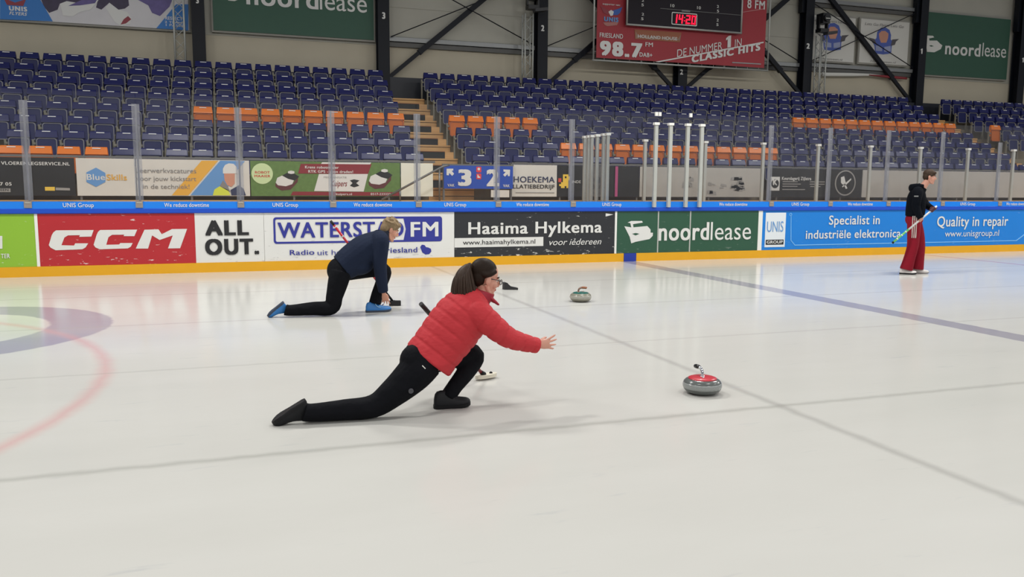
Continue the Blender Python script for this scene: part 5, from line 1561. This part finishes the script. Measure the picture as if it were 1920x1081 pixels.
# ---- player standing at the right
OR = Vector((11.74, 11.77, 0.0)); FA = Vector((0.7071, -0.7071, 0)); LA = Vector((0.7071, 0.7071, 0))
w_ = lambda a, l, z: OR + FA * a + LA * l + Vector((0, 0, z))
bd = MB()
an = math.radians(8)
F = FA * math.cos(an) - Vector((0, 0, 1)) * math.sin(an); U = FA * math.sin(an) + Vector((0, 0, math.cos(an)))
hq = head_shapes(bd, w_(0.195, 0, 1.737), F, U, 0.98)
bd.tube([w_(-0.01, 0, 0.92), w_(0, 0, 1.06), w_(0.005, 0, 1.22), w_(0.01, 0, 1.38), w_(0.05, 0, 1.50), w_(0.12, 0, 1.60), w_(0.165, 0, 1.68)], [(0.14, 0.11), (0.13, 0.11), (0.14, 0.11), (0.16, 0.11), (0.14, 0.08), (0.06, 0.06), (0.055, 0.055)], 18, LA, 4)
bd.tube([w_(0.03, -0.13, 1.49), w_(0.02, -0.19, 1.46), w_(0.01, -0.235, 1.33), w_(0.012, -0.245, 1.21), w_(0.05, -0.255, 1.10), w_(0.105, -0.265, 1.0)], [0.055, 0.055, 0.048, 0.042, 0.037, 0.028], 12, LA, 4)
bd.tube([w_(0.03, 0.13, 1.49), w_(0.04, 0.19, 1.46), w_(0.10, 0.22, 1.34), w_(0.165, 0.20, 1.25), w_(0.225, 0.09, 1.205), w_(0.272, -0.04, 1.185)], [0.055, 0.055, 0.048, 0.042, 0.036, 0.028], 12, LA, 4)
qA, qB = w_(-0.334, -0.38, 0.568), w_(0.302, -0.125, 1.196)
qd = (qB - qA).normalized()
g1, g2 = qA + (qB - qA) * 0.67, qA + (qB - qA) * 0.955
grip_shapes(bd, g1, qd, w_(0.1, -0.30, 1.08) - g1, w_(0.105, -0.265, 1.0), 1.0)
grip_shapes(bd, g2, qd, w_(0.25, -0.02, 1.25) - g2, w_(0.272, -0.04, 1.19), 1.0)
for l, kn in ((-0.095, -0.006), (0.105, 0.115)):
    dx = -0.08 if l < 0 else 0.085
    bd.tube([w_(-0.01, l, 0.95), w_(kn * 0.6, l, 0.72), w_(kn, l, 0.49), w_((kn + dx) / 2, l, 0.28), w_(dx, l, 0.09)], [0.09, 0.08, 0.06, 0.055, 0.04], 12, LA, 4)
pl_ = persona(bd, 0.0065, 'person', M_skin, 'player in dark hooded top and red tracksuit trousers standing by the blue boards')
M_darkhair = mat('short_brown_hair', (62, 48, 38), 0.6, noise=0.25, nscale=30, bump=0.1, bscale=50, spec=0.2)
face_parts(pl_, hq, 0.98, M_lip, M_darkhair)
M_hood = mat('dark_hoodie_cloth', (8, 12, 20), 0.9, noise=0.1, nscale=6, bump=0.5, bscale=8, spec=0.12)
jk = MB()
jk.tube([w_(-0.005, 0, 1.035), w_(0.0, 0, 1.12), w_(0.005, 0, 1.25), w_(0.01, 0, 1.38), w_(0.04, 0, 1.50), w_(0.10, 0, 1.575)], [(0.185, 0.155), (0.19, 0.162), (0.19, 0.162), (0.195, 0.155), (0.165, 0.12), (0.08, 0.085)], 20, LA, 5)
jk.tube([w_(0.02, -0.12, 1.49), w_(0.02, -0.19, 1.46), w_(0.01, -0.235, 1.33), w_(0.012, -0.245, 1.21), w_(0.05, -0.255, 1.10), w_(0.098, -0.264, 1.015)], [0.09, 0.088, 0.078, 0.070, 0.060, 0.052], 16, LA, 5)
jk.tube([w_(0.02, 0.12, 1.49), w_(0.04, 0.19, 1.46), w_(0.10, 0.22, 1.34), w_(0.165, 0.20, 1.25), w_(0.225, 0.09, 1.205), w_(0.262, -0.01, 1.19)], [0.09, 0.088, 0.078, 0.068, 0.058, 0.05], 16, LA, 5)
hd2 = fuse(jk, 0.009, 3).build('hoodie', M_hood, pl_)
hb = MB()
hb.tube([w_(0.11, -0.085, 1.575), w_(0.0, -0.105, 1.575), w_(-0.075, -0.06, 1.555), w_(-0.095, 0, 1.545), w_(-0.075, 0.06, 1.555), w_(0.0, 0.105, 1.575), w_(0.11, 0.085, 1.575)], [(0.035, 0.03), (0.05, 0.035), (0.062, 0.04), (0.068, 0.042), (0.062, 0.04), (0.05, 0.035), (0.035, 0.03)], 14, (0, 0, 1), 5)
hb.ell(w_(0.0, 0, 1.57), FA * 0.09, LA * 0.10, Vector((0, 0, 0.045)))
fuse(hb, 0.008, 6).build('hood', M_hood, hd2)
MB().obox(w_(0.0, -0.302, 1.40), FA * 0.035, LA * 0.006, Vector((0, 0, 0.011))).build('sleeve_print', M_galv, hd2)
M_redtr = mat('red_tracksuit', (132, 16, 36), 0.75, noise=0.1, nscale=8, bump=0.6, bscale=7, spec=0.2)
tw = MB()
tw.ell(w_(-0.01, 0, 0.985), FA * 0.150, LA * 0.178, Vector((0, 0, 0.135)), 20, 12)
for l, kn in ((-0.095, -0.006), (0.105, 0.115)):
    dx = -0.085 if l < 0 else 0.09
    tw.tube([w_(-0.01, l * 0.9, 0.97), w_(kn * 0.55, l, 0.73), w_(kn * 0.9, l, 0.50), w_((kn + dx) / 2, l * 1.05, 0.28), w_(dx, l * 1.1, 0.085)], [0.118, 0.108, 0.098, 0.098, 0.112], 18, LA, 5)
tr_r = fuse(tw, 0.009, 3).build('trousers', M_redtr, pl_)
for k in (-1, 0, 1):
    st = MB()
    st.tube([w_(k * 0.030, -0.188, 1.05), w_(k * 0.030, -0.196, 0.96), w_(k * 0.030 + 0.002, -0.200, 0.85), w_(k * 0.030 + 0.004, -0.2005, 0.73), w_(k * 0.029 + 0.004, -0.196, 0.66)], [(0.0095, 0.006)] * 5, 8, FA, 3)
    st.build('side_stripe', mat('pale_stripe', (196, 184, 178), 0.7), tr_r)
M_whiteshoe = mat('white_shoe', (216, 212, 208), 0.5)
sA = shoe(pl_, w_(-0.190, -0.11, 0.001), w_(0.085, -0.12, 0.001), (0, 0, 1), 0.046, M_whiteshoe, M_soleb)
shoe(pl_, w_(0.005, 0.12, 0.001), w_(0.285, 0.135, 0.001), (0, 0, 1), 0.046, M_whiteshoe, mat('grey_sole', (150, 146, 144), 0.5))
M_glove = mat('dark_red_glove', (70, 26, 32), 0.6)
gv = MB()
grip_shapes(gv, g2, qd, w_(0.25, -0.02, 1.25) - g2, w_(0.268, -0.02, 1.195), 1.22)
fuse(gv, 0.006, 2).build('glove', M_glove, pl_, 'dark red glove on the far hand')
hr_ = MB()
Lf = U.cross(F)
hr_.ell(hq(-0.020, 0, 0.056), F * 0.102, Lf * 0.080, U * 0.088, 24, 16)
hr_.ell(hq(-0.058, 0, 0.008), F * 0.060, Lf * 0.074, U * 0.076, 20, 12)
hr_.ell(hq(0.045, 0, 0.085), F * 0.052, Lf * 0.060, U * 0.030, 16, 10)
for sy in (-1, 1):
    hr_.tube([hq(0.02, sy * 0.070, 0.05), hq(0.012, sy * 0.073, 0.012)], [0.016, 0.010], 8)
fuse(hr_, 0.006, 3).build('hair', M_darkhair, pl_)
bq = thing('curling_broom', w_(0, -0.15, 0.55), 'white and green curling broom held across the body by the standing player', 'broom')
MB().tube([qA, qA + qd * 0.03], 0.02, 10).build('end_cap', M_soleb, bq)
gs = MB().tube([qA + qd * 0.03, qA + qd * 0.36], 0.018, 12).build('green_section', mat('bright_green_paint', (112, 196, 110), 0.4), bq)
for d0 in (0.10, 0.20, 0.29):
    MB().tube([qA + qd * d0, qA + qd * (d0 + 0.02)], 0.0186, 12).build('pale_band', M_white, gs)
MB().tube([qA + qd * 0.36, qB + qd * 0.05], 0.016, 12).build('shaft', mat('white_paint', (214, 214, 212), 0.35), bq)

# ------------------------------------------------------------------ curling stones
def granite(name, col):
    return mat(name, col, 0.22, noise=0.28, nscale=160)
def stone(x, y, label, cap, m_body, m_band, handle_ang, m_grip, m_neck, off):
    t = thing('curling_stone', (x, y, 0), label, 'curling stone')
    prof = [(0.060, 0.0), (0.066, 0.001), (0.092, 0.004), (0.112, 0.011), (0.128, 0.022), (0.1385, 0.036), (0.1440, 0.052), (0.1452, 0.063), (0.1440, 0.076), (0.1385, 0.091), (0.128, 0.103), (0.113, 0.112), (0.09, 0.117), (0.06, 0.118)]
    MB().lathe((x, y, 0), prof, 48).build('body', m_body, t)
    MB().lathe((x, y, 0), [(0.1408, 0.043), (0.1434, 0.0485), (0.1453, 0.055), (0.1460, 0.063), (0.1453, 0.072), (0.1434, 0.0785), (0.1408, 0.085)], 48).build('striking_band', m_band, t)
    c = MB().lathe((x, y, 0), [(0.108, 0.113), (0.104, 0.1195), (0.088, 0.125), (0.05, 0.1295), (0.004, 0.131)], 40).build('cap', cap, t)
    a = math.radians(handle_ang); d = Vector((math.cos(a), math.sin(a), 0))
    o = Vector((x, y, 0)); z = lambda h: Vector((0, 0, h))
    q = o + d * off
    hn = MB().tube([q + z(0.122), q + z(0.148), q + d * 0.007 + z(0.168), q + d * 0.026 + z(0.182), q + d * 0.045 + z(0.187)], [0.0125, 0.0115, 0.012, 0.0125, 0.0125], 14, sub=4)
    hn.lathe(q, [(0.022, 0.122), (0.020, 0.132), (0.014, 0.136)], 18)
    h = hn.build('handle', m_neck, t)
    MB().tube([q + d * 0.042 + z(0.187), q + d * 0.07 + z(0.188), q + d * 0.105 + z(0.184), q + d * 0.112 + z(0.182)], [0.014, 0.0165, 0.0155, 0.010], 14, sub=3).build('grip', m_grip, h)
    MB().ball((o - d * 0.042 - Vector((0.02, 0, 0)) if off >= 0 else o + d * 0.035) + z(0.129), 0.010, 12, 8).build('bolt', m_neck, c)
    return t
M_chrome = mat('chrome', (216, 216, 220), 0.12, 1.0)
stone(3.368, 5.315, 'dark grey curling stone with red top gliding ahead of the woman', mat('red_cap', (190, 44, 58), 0.3), granite('dark_granite', (92, 96, 94)), granite('pale_granite', (142, 146, 144)), 88, mat('black_grip', (20, 20, 22), 0.35), M_chrome, 0.005)
stone(4.497, 10.15, 'grey brown curling stone with green top in the middle distance', mat('green_cap', (26, 92, 82), 0.3), granite('brown_granite', (128, 126, 112)), granite('pale_brown_granite', (160, 158, 148)), -20, mat('copper_grip', (150, 96, 66), 0.35), mat('bronze_neck', (150, 120, 104), 0.3, 0.7), -0.03)

# black wedge of rubber left on the ice
MBw = MB()
pr = [(0.0, 0.0), (0.205, 0.0), (0.207, 0.030), (0.15, 0.040), (0.10, 0.052), (0.07, 0.078), (0.045, 0.104), (0.02, 0.110), (0.0, 0.100)]
n = len(pr)
vs = [Vector((3.905 + x * 0.93, 11.66 - x * 0.36 + dy, z)) for dy in (-0.045, 0.045) for x, z in pr]
MBw.add(vs, [tuple(range(n)), tuple(reversed(range(n, 2 * n)))] + [((i + 1) % n, i, n + i, n + (i + 1) % n) for i in range(n)])
tag(MBw.build('rubber_wedge', mat('black_rubber', (34, 34, 36), 0.6)), 'small black rubber wedge lying alone on the ice behind the woman', 'wedge')
